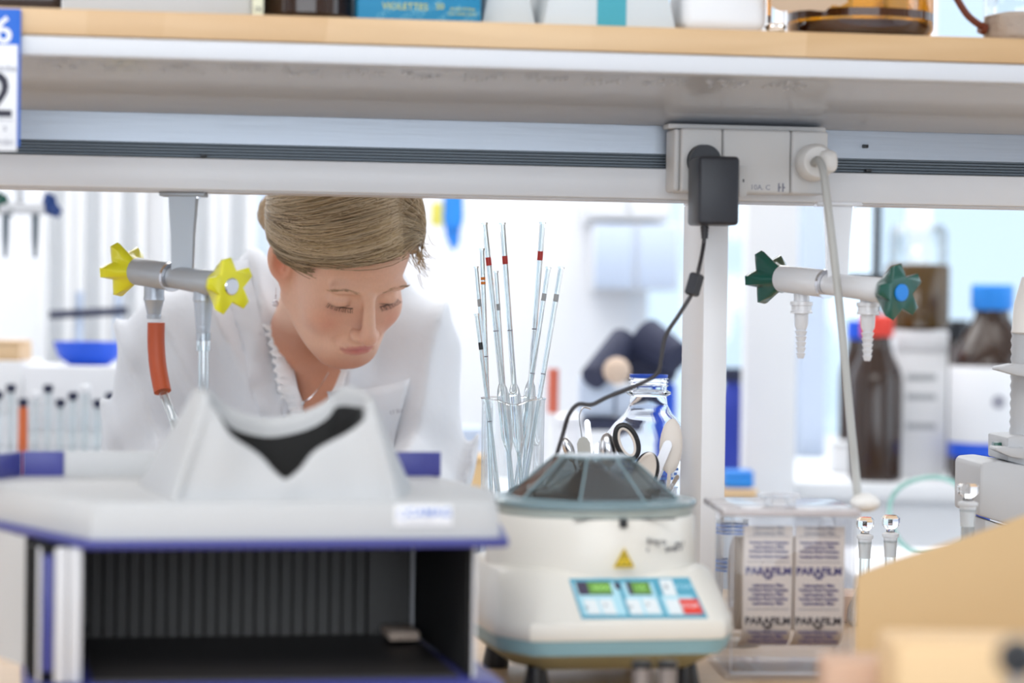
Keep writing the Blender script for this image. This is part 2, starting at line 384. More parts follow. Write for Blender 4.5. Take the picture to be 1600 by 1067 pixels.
for k in (-.0022, .0022): b.box(tx+k-.0008, tx+k+.0008, -ee-.0004, -ee+.0001, tz-.0045, tz+.0045); b.prism([(tx+k, tz+.002), (tx+k+.0028, tz), (tx+k, tz-.002)], -.0004, .0001, Matrix(((1, 0, 0, 0), (0, 0, 1, -ee), (0, 1, 0, 0), (0, 0, 0, 1))))
b.build('switch_symbol', M['inkgrey'], OT)
# black wall adapter with cable
A = PB(1078, 240, -e); e2 = e+.055
a0 = PB(1093, 243, -e2); a1 = PB(1155, 352, -e2)
AD = thing('power_adapter', 'dark grey plug-in power adapter with a thin black cable, in the left socket', 'adapter', mtx=MB_ @ Matrix.Translation((a0.x, -e2, a1.z)))
w_, h_ = a1.x-a0.x, a0.z-a1.z
B().box(0, w_, 0, .052, 0, h_, .004, 3).build('adapter_body', M['adapter'], AD)
pc = Vector((q0.x+cx-a0.x, e2-e, q1.z+cz-a1.z))
B().cyl(pc+Vector((0, -.014, 0)), pc+Vector((0, -.0012, 0)), .0165, n=32).build('plug', M['adapter'], AD)
Wi = (MB_ @ Matrix.Translation((a0.x, -e2, a1.z))).inverted()
def L(px, py, Y): return Wi @ P(px, py, Y)
s0 = Vector((.013, .028, 0))
Yc = (MB_ @ Vector((a0.x, -e2+.028, 0))).y
s0 = L(1101, 352, Yc)
b = B().tube([s0+Vector((0, 0, .003)), L(1101, 372, Yc)], [.0042, .0032], 12)
for k in range(4):
    c = L(1101, 356+k*5, Yc); b.lathe([(.0046-.0003*k, -.0012), (.0046-.0003*k, .0012)], 12, Matrix.Translation(c))
b.build('strain_relief', M['cord'], AD)
Yl = 2.60
pts = spl([L(1101, 360, Yc), L(1099, 385, Yc), L(1092, 420, Yl), L(1083, 455, Yl), L(1062, 490, Yl), L(1040, 525, Yl), L(1033, 560, Yl), L(1027, 583, Yl), L(1000, 600, Yl), L(950, 620, Yl), L(925, 632, Yl), L(903, 632, Yl), L(888, 650, Yl), L(876, 690, Yl), L(858, 735, 2.57), L(820, 755, 2.56), L(795, 770, 2.56), L(780, 800, 2.56), L(790, 860, 2.53)], 6)
B().tube(pts, .0022, 8).build('cable', M['cord'], AD)
f0, f1 = L(1090, 427, Yl), L(1080, 462, Yl)
B().tube([f0, f0.lerp(f1, .08), f0.lerp(f1, .92), f1], [.005, .0078, .0078, .005], 4).build('ferrite_bead', M['adapter'], AD)
# white plug and cord
pm = MB_ @ Matrix.Translation((q0.x+cx2, -e-.002, q1.z+cz2))
PW = thing('white_power_plug', 'white round plug with a long grey-white cord, in the right socket', 'plug', mtx=pm)
B().lathe([(.018, 0), (.0195, .004), (.0195, .016), (.017, .023), (.0155, .025)], 40, Matrix.Rotation(PI/2, 4, 'X')).build('plug_body', M['whitepl'], PW)
B().box(-.0, .019, -.036, -.0, -.0115, .0125, .008, 4).build('plug_grip', M['whitepl'], PW)
pi_ = pm.inverted()
def L2(px, py, Y): return pi_ @ P(px, py, Y)
Yp = (pm @ Vector((0, -.04, 0))).y
pts = spl([L2(1272, 255, Yp+.012), L2(1278, 250, Yp-.004), L2(1286, 266, Yp-.014), L2(1292, 310, Yp-.016), L2(1303, 400, Yp-.02), L2(1316, 520, Yp-.03), L2(1327, 640, Yp-.08), L2(1335, 720, Yp-.13), L2(1340, 776, 2.42)], 8)
B().tube(pts, .0042, 10).build('cord', M['cordw'], PW)
c = L2(1352, 785, 2.42)
B().sphere(c, .0125, 20, (1.15, 1, .72)).build('inline_switch', M['whitepl'], PW)
# ================================================================== UV viewing cabinet
PC = .20
oc = P(415, 1060, 2.0); MC = frame(Vector((oc.x, oc.y, BENCH)), PC)
UV = thing('viewing_cabinet', 'white and navy viewing cabinet with a raised eye hood, left foreground', 'cabinet', mtx=MC)
def C(px, py, yl): return PL(MC, px, py, yl)
def CY(px, py, Y): return MC.inverted() @ P(px, py, Y)
xl = C(85, 960, 0).x; xr = C(742, 960, 0).x
zr = C(415, 853, -.03).z; z1 = zr-.004; z2 = zr+.003; zfl = C(415, 1062, 0).z
DEP = .27
# base: navy tray with flared lip
def outline(xa, xb, ya, yb, ch, fl):
    return [(xa-fl, yb), (xa-fl, ya+ch), (xa-fl+ch*.9, ya), (xb+fl-.012, ya), (xb+fl, ya+.012), (xb+fl, yb)]
B().prism(outline(xl, xr, -.028, DEP+.02, .05, .022), .012, zfl-.001, bev=.004).build('base_tray', M['navy'], UV)
b = B()
for x in (xl, xr):
    for y in (.02, DEP-.02): b.cyl((x, y, 0), (x, y, .013), .012)
b.build('foot', M['black'], UV)
B().box(xl+.03, xr-.012, .0, DEP-.01, zfl-.0009, zfl+.0015).build('floor_plate', mat('floor_plate_black', (.035, .032, .03), .45), UV)
# left frame: front post, navy strip, dark gap, side panel flaring back
g = lambda px, Y=None: C(px, 960, 0).x
B().box(g(85), g(106), -.004, .012, zfl, z1, .002).box(g(106)+.0004, g(128), -.005, .014, zfl, z1, .002).build('front_post', M['cabgrey'], UV)
B().box(g(65), g(84), .004, .012, zfl+.008, z1-.006, .001).build('navy_strip', M['navy'], UV)
B().box(g(58), g(64), .0, .012, zfl, z1, .001).build('front_post', M['cabgrey'], UV)
B().box(g(58), g(84), .016, .02, zfl, z1).build('gap_backing', M['pureblack'], UV)
pa, pb = CY(40, 950, 2.06), CY(-60, 950, 2.2)
b = B().prism([(pa.x, pa.y), (pa.x-.004, pa.y+.004), (pb.x-.004, pb.y), (pb.x, pb.y-.002)], zfl, z1)
b.build('side_panel', M['cab'], UV)
B().prism([(g(58), .014), (pa.x-.001, pa.y+.004), (pa.x+.003, pa.y+.008), (g(84), .018)], zfl, z1-.001).build('side_opening', M['pureblack'], UV)
# right: black inner wall with a thin light edge
B().box(xr-.0025, xr, -.004, DEP-.01, zfl, z1).build('side_panel', M['cabgrey'], UV)
B().box(xr-.006, xr-.003, -.002, DEP-.012, zfl+.001, z1-.001).build('inner_wall', M['pureblack'], UV)
B().box(xl-.02, xl-.016, .03, DEP-.012, zfl+.001, z1-.001).build('inner_wall', M['pureblack'], UV)
B().box(xl-.03, xr, DEP-.008, DEP, zfl, z1).build('back_panel', M['pureblack'], UV)
# curtain slats at the back
yb = DEP-.016
xs0 = C(100, 950, yb).x; xs1 = C(572, 950, yb).x; n = 24
zb = C(300, 1016, yb).z
for i in range(n):
    w_ = (xs1-xs0)/n; x = xs0+i*w_
    k = .0006 if i % 2 else 0
    B().box(x+.0005, x+w_-.0005, yb-.003-k, yb, zb, z1-.002, .0012, 1).build('curtain_slat', M['curtain'], UV)
xe = C(645, 950, yb-.01).x
B().box(xs1+.001, xe-.0015, yb-.006, yb, zb, z1-.002, .001).build('end_panel', M['curtain'], UV)
B().box(xe-.0012, xe+.001, yb-.010, yb, zb-.004, z1-.002, .0005).build('edge_strip', M['cabgrey'], UV)
q = C(600, 1018, .20); q2 = C(662, 1018, .15)
B().box(q.x, q2.x, .17, .22, zfl+.006, zfl+.014, .002).build('stop_block', M['beige'], UV)
for px, py in ((620, 857), (618, 980), (136, 979)):
    s = C(px, py, yb-.008); B().box(s.x-.0012, s.x+.0012, yb-.0095, yb-.006, s.z-.004, s.z+.004, .0005).build('fixing_screw', M['black'], UV)
# rim plate and hood body
rim = [CY(-40, 820, 2.16), CY(140, 853, 1.958), CY(772, 850, 2.028), CY(790, 848, 2.05)]
RQ = [CY(784, 830, 2.17), CY(690, 820, 2.32)]
RP = [(rim[0].x, DEP+.03), (rim[0].x, rim[0].y), (rim[1].x-.006, rim[1].y+.003), (rim[1].x+.004, rim[1].y), (rim[2].x, rim[1].y), (rim[3].x-.002, rim[1].y+.004), (rim[3].x, rim[1].y+.012), (RQ[0].x, RQ[0].y), (RQ[1].x, DEP+.03)]
B().prism(RP, z1, z2, bev=.0025).build('rim', M['navy'], UV)
zt = C(500, 783, rim[1].y+.01).z
def ins(poly, d):
    c = Vector((sum(p[0] for p in poly)/len(poly), sum(p[1] for p in poly)/len(poly)))
    return [(p[0]+(d if p[0] < c.x else -d), p[1]+(d if p[1] < c.y else -d)) for p in poly]
H0 = ins(RP, .007); H1 = ins(RP, .0085); H2 = ins(RP, .0135)
B().loft([[Vector((*p, z2+.0003)) for p in H0], [Vector((*p, z2+.008)) for p in H0], [Vector((*p, zt-.004)) for p in H1], [Vector((*p, zt-.0015)) for p in ins(RP, .0098)], [Vector((*p, zt)) for p in H2]], True).build('hood_base', M['cab'], UV, sharp=50)
# raised viewing hood
pairs = [((318, 618, 2.00), (268, 778, 1.992)), ((334, 640, 2.00), (285, 778, 1.993)), ((360, 680, 2.0), (330, 778, 1.997)), ((400, 708, 2.01), (380, 779, 2.002)),
         ((425, 736, 2.01), (420, 779, 2.007)), ((447, 751, 2.01), (447, 779, 2.01)), ((470, 736, 2.015), (475, 779, 2.014)), ((495, 706, 2.02), (520, 780, 2.018)),
         ((545, 678, 2.03), (565, 780, 2.023)), ((572, 652, 2.03), (600, 780, 2.027)), ((584, 632, 2.035), (626, 780, 2.030)),
         ((584, 620, 2.06), (640, 768, 2.10)), ((572, 612, 2.09), (640, 752, 2.20)), ((552, 606, 2.11), (600, 748, 2.22)), ((535, 609, 2.125), (560, 748, 2.22)), ((510, 628, 2.13), (520, 747, 2.22)),
         ((470, 646, 2.13), (460, 747, 2.215)), ((420, 654, 2.13), (400, 746, 2.21)), ((370, 645, 2.12), (340, 745, 2.205)), ((335, 622, 2.11), (290, 745, 2.2)), ((318, 610, 2.09), (240, 745, 2.195)),
         ((306, 608, 2.05), (215, 750, 2.17)), ((306, 612, 2.02), (235, 765, 2.08))]
T = [CY(*a) for a, _ in pairs]; Bs = [CY(*b_) for _, b_ in pairs]
for v in Bs: v.z = zt-.001
T = spl(T, 5, True); Bs = spl(Bs, 5, True)
ct = sum(T, Vector())/len(T)
def inner(v, d, dz):
    h = Vector((ct.x-v.x, ct.y-v.y, 0)); L_ = h.length
    return v+h/L_*min(d, L_*.6)+Vector((0, 0, dz))
def nrm_in(ring, d, dz, sy=1.0):
    n = len(ring); out = []
    for i in range(n):
        t = ring[(i+1) % n]-ring[i-1]; t.z = 0; t.normalize(); nn = Vector((-t.y, t.x, 0))
        out.append(ring[i]+nn*d+Vector((0, 0, dz)))
    return out
mid = [b_.lerp(t_, .5)+Vector((0, 0, 0)) for b_, t_ in zip(Bs, T)]
lipz = [.006+.009*max(0, min(1, (v.y-T[0].y)/.09)) for v in T]
def lowr(ring, k): return [v-Vector((0, 0, lipz[i]*k)) for i, v in enumerate(ring)]
ring_o = [Bs, [b_.lerp(t_, .5) for b_, t_ in zip(Bs, T)], [b_.lerp(t_, .93) for b_, t_ in zip(Bs, T)], nrm_in(T, .001, 0), nrm_in(T, .0035, .0012), nrm_in(T, .006, .0002), lowr(nrm_in(T, .0075, 0), .5), lowr(nrm_in(T, .0085, 0), 1.0)]
B().loft(ring_o, False, False).build('eye_hood', M['cab'], UV, sharp=60)
I1 = lowr(nrm_in(T, .0086, 0), 1.0); zfloor = zt+.001
I2 = [Vector((ct.x+(v.x-ct.x)*.9, ct.y+(v.y-ct.y)*.8, min(v.z-.004, zfloor+.01))) for v in I1]
B().loft([I1, I2], False, True).build('hood_interior', M['pureblack'], UV)
# rear lip with navy corners
zl = CY(300, 706, 2.26).z
def wallseg(a, b_, nm, m, th=.006):
    d = (b_-a); d.z = 0; nn = Vector((-d.y, d.x, 0)).normalized()*th
    B().prism([(a.x, a.y), (b_.x, b_.y), (b_.x+nn.x, b_.y+nn.y), (a.x+nn.x, a.y+nn.y)], zt-.001, zl, bev=.001).build(nm, m, UV)
r1, r2, r3, r4, r5 = CY(-30, 720, 2.16), CY(35, 720, 2.235), CY(100, 720, 2.245), CY(560, 720, 2.33), CY(677, 720, 2.35)
yq = min(r3.y, DEP+.01)
for v in (r2, r3, r4, r5): v.y = DEP+.008
wallseg(r1, r2, 'rear_corner', M['navy']); wallseg(r2+Vector((.0004, 0, 0)), r3, 'rear_corner', M['navy']); wallseg(r3+Vector((.0004, 0, 0)), r4, 'rear_wall', M['cab']); wallseg(r4+Vector((.0004, 0, 0)), r5, 'rear_corner', M['navy'])
# maker's label
yh = H0[3][1]
a, b_ = C(617, 822, yh-.001), C(707, 789, yh-.001)
LX = Matrix.Translation(((a.x+b_.x)/2, yh+.0005, (a.z+b_.z)/2)) @ Matrix.Rotation(PI/2-.09, 4, 'X')
lw, lh = b_.x-a.x, b_.z-a.z
B().box(-lw/2, lw/2, -lh/2, lh/2, -.001, .0006, .0003).build('maker_label', M['paper'], UV).matrix_local = LX
text('lettering', 'CAMAG', lh*.52, M['inkblue'], UV, LX @ Matrix.Translation((lw*.10, lh*.12, .0008)), .0002, sx=1.15, bold=.0001)
text('lettering', 'MUTTENZ SCHWEIZ', lh*.14, M['inkgrey'], UV, LX @ Matrix.Translation((-lw*.08, -lh*.3, .0008)), .0001)
b = B()
for k in range(24):
    a0_, a1_ = k*2*PI/24, (k+1)*2*PI/24
    for r_, r2_ in ((.0036, .0030),): b.prism([(r_*math.cos(a0_), r_*math.sin(a0_)), (r_*math.cos(a1_), r_*math.sin(a1_)), (r2_*math.cos(a1_), r2_*math.sin(a1_)), (r2_*math.cos(a0_), r2_*math.sin(a0_))], 0, .0003)
b.build('logo', M['inkblue'], UV).matrix_local = LX @ Matrix.Translation((-lw*.36, lh*.06, .0006))

# ================================================================== centrifuge
PQ = .22
cc = P(925, 800, 2.38); MQ = frame(Vector((cc.x, cc.y, BENCH)), PQ)
CF = thing('bench_centrifuge', 'small cream and teal bench centrifuge with smoked faceted lid and blue panel', 'centrifuge', mtx=MQ)
def Q(px, py, yl): return PL(MQ, px, py, yl)
hw = .108; fwx = .083
zbase = Q(990, 1045, -.10).z; zb1 = Q(990, 1020, -.13).z; zb2 = Q(990, 1001, -.135).z; zp0 = Q(990, 973, -.137).z; zp1 = Q(990, 893, -.088).z
zring = Q(925, 812, -.095).z; zr1 = Q(925, 797, -.095).z; zlt = Q(925, 717, -.03).z
def oct_(hwx, yf_, yb_, fx, z, bx=.06, ch=.045):
    return [Vector(p) for p in ((-fx, yf_, z), (fx, yf_, z), (hwx, yf_+ch, z), (hwx, yb_-.05, z), (bx, yb_, z), (-bx, yb_, z), (-hwx, yb_-.05, z), (-hwx, yf_+ch, z))]
def rnd(r, k=.16):      # chamfer the ring's corners
    o = []
    for i, p in enumerate(r):
        a, c = r[i-1], r[(i+1) % len(r)]; o += [p.lerp(a, k*.5), p.lerp(c, k*.5)]
    return o
B().loft([rnd(oct_(.085, -.10, .11, .062, zbase)), rnd(oct_(.105, -.128, .135, .08, zb1-.002))]).build('underside', M['olive'], CF, sharp=50)
B().loft([rnd(oct_(.106, -.131, .138, .082, zb1-.0018)), rnd(oct_(.110, -.135, .14, .086, zb2))]).build('teal_band', M['teal'], CF, sharp=50)
# cream body: apron ring, then the wedge and the round drum merged
N = 48
def drum(z, r, yscale=1.0, yc=0): return [Vector((r*math.cos(2*PI*i/N-PI/2), yc+r*yscale*math.sin(2*PI*i/N-PI/2), z)) for i in range(N)]
B().loft([rnd(oct_(.110, -.136, .14, .086, zb2+.0003)), rnd(oct_(.1105, -.1375, .14, .087, zb2+.004)), rnd(oct_(.109, -.135, .139, .086, zp0)), rnd(oct_(.100, -.088, .13, .072, zp1-.003, ch=.03)), rnd(oct_(.097, -.082, .127, .070, zp1, ch=.03)), rnd(oct_(.090, -.07, .12, .06, zp1+.002, ch=.03))]).build('lower_housing', M['cream'], CF, sharp=40)
B().loft([drum(zp0, .1, 1.0, .01), drum(zp1-.01, .0985, 1, .006), drum(zring-.004, .0955), drum(zring-.0005, .094)]).build('drum_housing', M['cream'], CF, sharp=50)
B().loft([drum(zring, .0925), drum(zring+.005, .0935), drum(zr1-.001, .0935)]).build('lid_ring', mat('grey_green_rim', (.42, .47, .44), .35), CF)
B().loft([drum(zr1-.0007, .0965), drum(zr1+.003, .097), drum(zr1+.0045, .095)]).build('lid_flange', M['smokeedge'], CF)
# faceted smoked lid
def ngon(r, z, n=8, a0=PI/8): return [Vector((r*math.cos(a0+2*PI*i/n), r*math.sin(a0+2*PI*i/n), z)) for i in range(n)]
B().loft([ngon(.080, zr1+.0048), ngon(.0365, zlt)], False, False).build('lid_facets', M['smoke'], CF, sharp=10)
B().loft([ngon(.0365, zlt+.0002), ngon(.0365, zlt+.002)]).build('lid_top', M['smokeedge'], CF, sharp=10)
b = B()
for a, c in zip(ngon(.080, zr1+.0048), ngon(.0365, zlt)): b.tube([a, c], .0011, 6)
g8 = ngon(.080, zr1+.0052)
for i in range(8): b.tube([g8[i], g8[(i+1) % 8]], .0012, 6)
b.build('lid_edges', M['smokeedge'], CF)
B().lathe([(.055, zr1+.0047), (.055, zr1+.008), (.04, zr1+.014), (.012, zr1+.03), (.010, zr1+.036), (0.0005, zr1+.037)], 32).build('rotor', mat('rotor_metal', (.10, .11, .12), .3, .6), CF)
for px in (0,):
    q = Q(973, 822, -.094); B().box(q.x-.0035, q.x+.0035, -.0985, -.09, zring-.007, zring+.001, .001).build('lid_latch', M['black'], CF)
B().box(q.x-.045, q.x+.05, -.0915, -.089, zring-.0006, zring+.0004).build('lid_seam', M['black'], CF)
for x in (-.07, .07):
    for y in (-.08, .09): B().lathe([(.012, 0), (.013, .004), (.009, zbase-.0), (.009, zbase+.001)], 16, Matrix.Translation((x, y, 0))).build('foot', M['black'], CF)
# control panel on the sloping face
pa = Vector((0, -.135, zp0)); pt = Vector((0, -.088, zp1-.003)); sl = (pt-pa); Ls = sl.length; ang = math.atan2(sl.y, sl.z)
MX = Matrix.Translation(pa) @ Matrix.Rotation(PI/2-ang, 4, 'X')      # panel frame: x right, y up the slope, z out of the face
MXi = (MQ @ MX).inverted()
def FX(px, py):
    c = MXi @ CAM; d = MXi.to_3x3() @ ray(px, py); p = c+d*(-c.z/d.z); return p.x, p.y
def quad(nm, cs, h0, h1, m, bev=0):
    o = B().prism([FX(*c) for c in cs], h0, h1, bev=bev).build(nm, m, CF); o.matrix_local = MX; return o
def qd(x0, y0, x1, y1, sk):        # a pixel parallelogram, sk = how far it leans per pixel down
    return [(x0+(y1-906)*sk, y1), (x1+(y1-906)*sk, y1), (x1+(y0-906)*sk, y0), (x0+(y0-906)*sk, y0)]
S = .36
quad('control_panel', [(909, 967), (1106, 966), (1076, 903), (889, 905)], .0001, .0009, M['panelblue'])
quad('panel_field', qd(893, 912, 961, 962, .33), .0009, .0012, M['panellight'])
quad('panel_field', qd(968, 912, 1016, 962, .36), .0009, .0012, M['panellight'])
quad('panel_field', qd(1020, 932, 1070, 962, .42), .0009, .0012, M['panellight'])
quad('display', qd(897, 911, 950, 931, .3), .0012, .0018, M['lcd'])
quad('display', qd(975, 911, 1011, 931, .33), .0012, .0018, M['lcd'])
quad('display_window', qd(914, 912, 949, 930, .3), .0018, .0020, M['lcdg'])
quad('display_window', qd(982, 912, 1010, 930, .33), .0018, .0020, M['lcdg'])
quad('indicator', qd(957, 911, 965, 922, .3), .0009, .0016, M['lcd'])
for q_ in ((898, 939, 918, 962), (922, 939, 943, 962), (964, 939, 985, 962), (990, 938, 1012, 961)): quad('button', qd(*q_, .38), .0012, .0024, M['button'])
quad('button', qd(1028, 908, 1048, 933, .36), .0009, .0024, M['button'])
quad('button', qd(1025, 939, 1045, 962, .40), .0012, .0024, M['button'])
o = quad('button', qd(1046, 939, 1075, 961, .42), .0012, .0026, M['red']); o['label'] = 'red stop button'
def ptx(s, px, py, size, m, h=.0026, rot_=0): 
    x, y = FX(px, py); return text('lettering', s, size, m, CF, MX @ Matrix.Translation((x, y, h)), .0001)
ptx('STOP', 1077, 950, .0068, M['paper'], .0027)
ptx('START', 1069, 918, .0064, M['panellight'], .0010)
ptx('4000', 939, 921, .0085, mat('display_digits', (.30, .55, .15), .4, emit=((.3, .7, .12), .4)), .0021)
ptx('15', 1000, 921, .0085, bpy.data.materials['display_digits'], .0021)
for s_, x_, y_ in (('v', 916, 952), ('^', 946, 950), ('v', 985, 951), ('^', 1012, 949), ('S', 1040, 920)): ptx(s_, x_, y_, .0075, M['inkblack'], .0025)
# warning triangle and handwriting on the drum
tri = Q(975, 872, -.096)
def ondrum(px, py):
    c = MQ.inverted() @ CAM; d = MQ.inverted().to_3x3() @ ray(px, py); r = .0982
    a = d.x**2+d.y**2; bq = 2*(c.x*d.x+c.y*d.y); cq = c.x**2+c.y**2-r*r; t = (-bq-math.sqrt(max(0, bq*bq-4*a*cq)))/(2*a); return c+d*t
p = ondrum(975, 872); an = math.atan2(p.x, -p.y)
TX = Matrix.Translation(p) @ Matrix.Rotation(an, 4, 'Z') @ Matrix.Rotation(PI/2, 4, 'X')
s = .0100
o = B().prism([(-s, -s*.85), (s, -s*.85), (0, s*.95)], 0, .0006).build('warning_triangle', mat('warning_yellow', (.85, .60, .02), .5), CF); o.matrix_local = TX
b = B()
for q_ in ([(-s*.8, -s*.72), (s*.8, -s*.72), (s*.74, -s*.62), (-s*.74, -s*.62)],): b.prism(q_, .0006, .0009)
for sg in (-1, 1): b.prism([(sg*s*.8, -s*.72), (sg*s*.72, -s*.72), (0, s*.66), (0, s*.8)], .0006, .0009)
for k in (-.0015, .0012): b.tube([(k, -.0005, .0007), (k*.6, .003, .0007)], .0005, 5)
b.tube([(-.0028, -.0042, .0007), (0, -.003, .0007), (.0028, -.0042, .0007)], .0006, 5)
o = b.build('warning_symbol', M['inkblack'], CF); o.matrix_local = TX
for s_, px, py, z_ in (('Bring to', 1026, 846, .0085), ('pos 1', 1062, 849, .0080), ('a', 1012, 858, .007), ('speeder 4', 1052, 857, .0075)):
    p = ondrum(px, py); an = math.atan2(p.x, -p.y)
    text('handwriting', s_, z_, M['inkblack'], CF, Matrix.Translation(p) @ Matrix.Rotation(an, 4, 'Z') @ Matrix.Rotation(PI/2, 4, 'X') @ Matrix.Rotation(-.06, 4, 'Z') @ Matrix.Translation((0, 0, .0003)), .0002, sx=.8)
# two grey posts in front of it
for px in (1003, 1043):
    q = P(px, 1032, 2.12); h = q.z-BENCH
    lab = 'short grey tube with black cap before the centrifuge, '+('left of the pair' if px < 1020 else 'right of the pair, under the panel')
    t = thing('capped_tube', lab, 'tube', (q.x, q.y, BENCH), 0, 'grey tubes in front of the centrifuge')
    B().lathe([(.0078, 0), (.0078, h-.006)], 20).build('tube_body', mat('taupe_tube_'+str(px), (.28, .25, .24), .35, .3), t)
    B().lathe([(.0086, h-.0058), (.0086, h-.001), (.006, h)], 20).build('cap', M['black'], t)
# ================================================================== gas and water taps under the rail
def star(r, rin, th, n=5, a0=.3, tw=.8):
    """five-armed knob, axis +z: pointed arms with cut-off tips, waisted towards the back"""
    def ring(k, z, vi):
        out = []
        for i in range(n):
            a = a0+2*PI*i/n
            for da, rr in ((-.628, vi), (-.34, vi+(r*k-vi)*.46), (-.17, r*k), (.17, r*k), (.34, vi+(r*k-vi)*.46)): out.append(Vector((rr*math.cos(a+da), rr*math.sin(a+da), z)))
        return out
    return [ring(.40, -.002, rin*.75), ring(.70, th*.35, rin*.85), ring(.96, th*.80, rin), ring(1.0, th*.97, rin), ring(.95, th, rin*.96)]
def tap(label, kc, capm, bodym, left_px, right_px, YL, YR, brk, noz, kr=.0295, ribbed=True, group=None, back=False):
    A_ = P(*left_px, YL); B_ = P(*right_px, YR); c = (A_+B_)/2
    t = thing('laboratory_tap', label, 'tap', c, 0, group)
    a, b_ = A_-c, B_-c; d = (b_-a).normalized(); Ln = (b_-a).length
    rr = .0130
    B().tube([a+d*.018, a+d*.021, a+d*Ln*.45, a+d*(Ln*.45+.002)], [rr*.8, rr*1.12, rr*1.12, rr], 28).build('valve_body', bodym, t, sharp=40)
    B().tube([a+d*(Ln*.45+.0025), a+d*(Ln*.45+.006)], [rr*1.2, rr*1.2], 28).build('joint_ring', M['chrome'], t)
    B().tube([a+d*(Ln*.45+.0065), a+d*Ln*.72, a+d*(Ln-.02), a+d*(Ln-.016)], [rr*.88, rr*.95, rr*1.02, rr*.8], 28).build('valve_body', bodym, t, sharp=40)
    for p_, s_ in ((a+d*.0165, -1), (b_-d*.0145, 1)):
        rot_ = (d*s_).to_track_quat('Z', 'Y').to_matrix().to_4x4(); X_ = Matrix.Translation(p_) @ rot_
        k = B().loft(star(kr, kr*.56, .024, a0=(.55 if s_ > 0 else 1.1)), X=X_).build('knob', kc, t, sharp=50)
        B().lathe([(.0088, .0241), (.0088, .0255), (.0078, .0262)], 24, X_).build('cap', capm, k)
    # bracket
    h0, (bx0, by0), (bx1, by1) = brk
    top = P(*h0, (YL+YR)/2)-c; zt_ = RB-.0013-c.z
    sx_ = top.x
    w0 = .0125
    B().loft([[Vector((sx_+k[0]*w0*1.12, k[1]*.013, zt_-.004)) for k in ((-1, -1), (1, -1), (1, 1), (-1, 1))], [Vector((sx_+k[0]*w0*.92, k[1]*.011, zt_*.5)) for k in ((-1, -1), (1, -1), (1, 1), (-1, 1))], [Vector((sx_+k[0]*w0*.85, k[1]*.010, rr*.5)) for k in ((-1, -1), (1, -1), (1, 1), (-1, 1))]]).build('bracket', bodym, t)
    B().box(sx_-.0235, sx_+.0235, -.017, .017, zt_-.0045, zt_, .0012).build('mounting_plate', bodym, t)
    B().lathe([(.004, -.0062), (.004, -.0046)], 12, Matrix.Translation((sx_+.015, -.006, zt_))).build('screw', M['chrome'], t)
    return t, c, d, Ln, a, b_, rr
def nozzle(t, p, L1, L2, ribbed, m, w=1.0):
    prof = [(.0085*w, .0), (.0085*w, -L1)]
    if ribbed:
        prof += [(.0122*w, -L1-.0005), (.0122*w, -L1-.0045), (.0108*w, -L1-.005), (.0108*w, -L1-.010), (.0118*w, -L1-.0105), (.0118*w, -L1-.013), (.0078*w, -L1-.0135), (.0072*w, -L1-.026)]
        z = -L1-.026; n = 6; st = (L2-.013)/n
        for k in range(n):
            r_ = .0072*w-(.0027*w)*k/n
            prof += [(r_*1.0, z), (r_*.68, z-st*.9)]; z -= st
        prof += [(.0028*w, z)]
    else:
        prof += [(.0088*w, -L1-.001), (.0088*w, -L1-.004), (.0082*w, -L1-.005), (.0058*w, -L1-L2*.8), (.0063*w, -L1-L2*.82), (.0058*w, -L1-L2)]
    prof = [(r_, z_) for r_, z_ in prof]
    return B().lathe(list(reversed(prof)), 24, Matrix.Translation(p)).build('hose_nozzle', m, t, sharp=25)
t, c, d, Ln, a, b_, rr = tap('white double tap with dark green star knobs and blue cap, right of the post', M['green'], M['skyblue'], M['valve'], (1203, 433), (1398, 456), 2.76, 2.60, ((1309, 322), (0, 0), (0, 0)), None)
for px, Y in ((1253, 2.725), (1357, 2.645)):
    q = P(px, 445, Y)-c; nozzle(t, Vector((q.x, q.y, a.z+(b_.z-a.z)*.5-.006)), .012, .048, True, M['valve'])
t, c, d, Ln, a, b_, rr = tap('grey metal double tap with yellow star knobs and a red-brown rubber hose', M['yellow'], M['chrome'], mat('satin_grey_metal', (.40, .43, .47), .4, .25), (197, 421), (352, 446), 2.72, 2.60, ((287, 300), (0, 0), (0, 0)), None, group=None)
q = P(241, 440, 2.695)-c; nozzle(t, Vector((q.x, q.y, .0)), .020, .024, False, M['alu'], 1.25)
q2 = P(318, 450, 2.63)-c; nozzle(t, Vector((q2.x, q2.y, -.004)), .016, .045, False, M['alu'], 1.2)
def tp(px, py, Y): return P(px, py, Y)-c
B().tube(spl([tp(244, 504, 2.695), tp(244, 540, 2.695), tp(247, 575, 2.69), tp(254, 612, 2.68)], 6), [.0092]*19, 16).build('rubber_hose', M['rubber'], t)
B().tube(spl([tp(253, 608, 2.68), tp(262, 632, 2.67), tp(275, 668, 2.66), tp(286, 720, 2.62), tp(290, 800, 2.6)], 6), .0048, 12).build('clear_tube', M['gtube'], t)
B().tube(spl([tp(318, 540, 2.63), tp(318, 600, 2.63), tp(318, 680, 2.63), tp(320, 800, 2.63)], 5), .0055, 12).build('clear_tube', M['gtube'], t)
B().tube([tp(318, 520, 2.63), tp(318, 548, 2.63)], .0075, 14).build('hose_sleeve', M['gtube'], t)

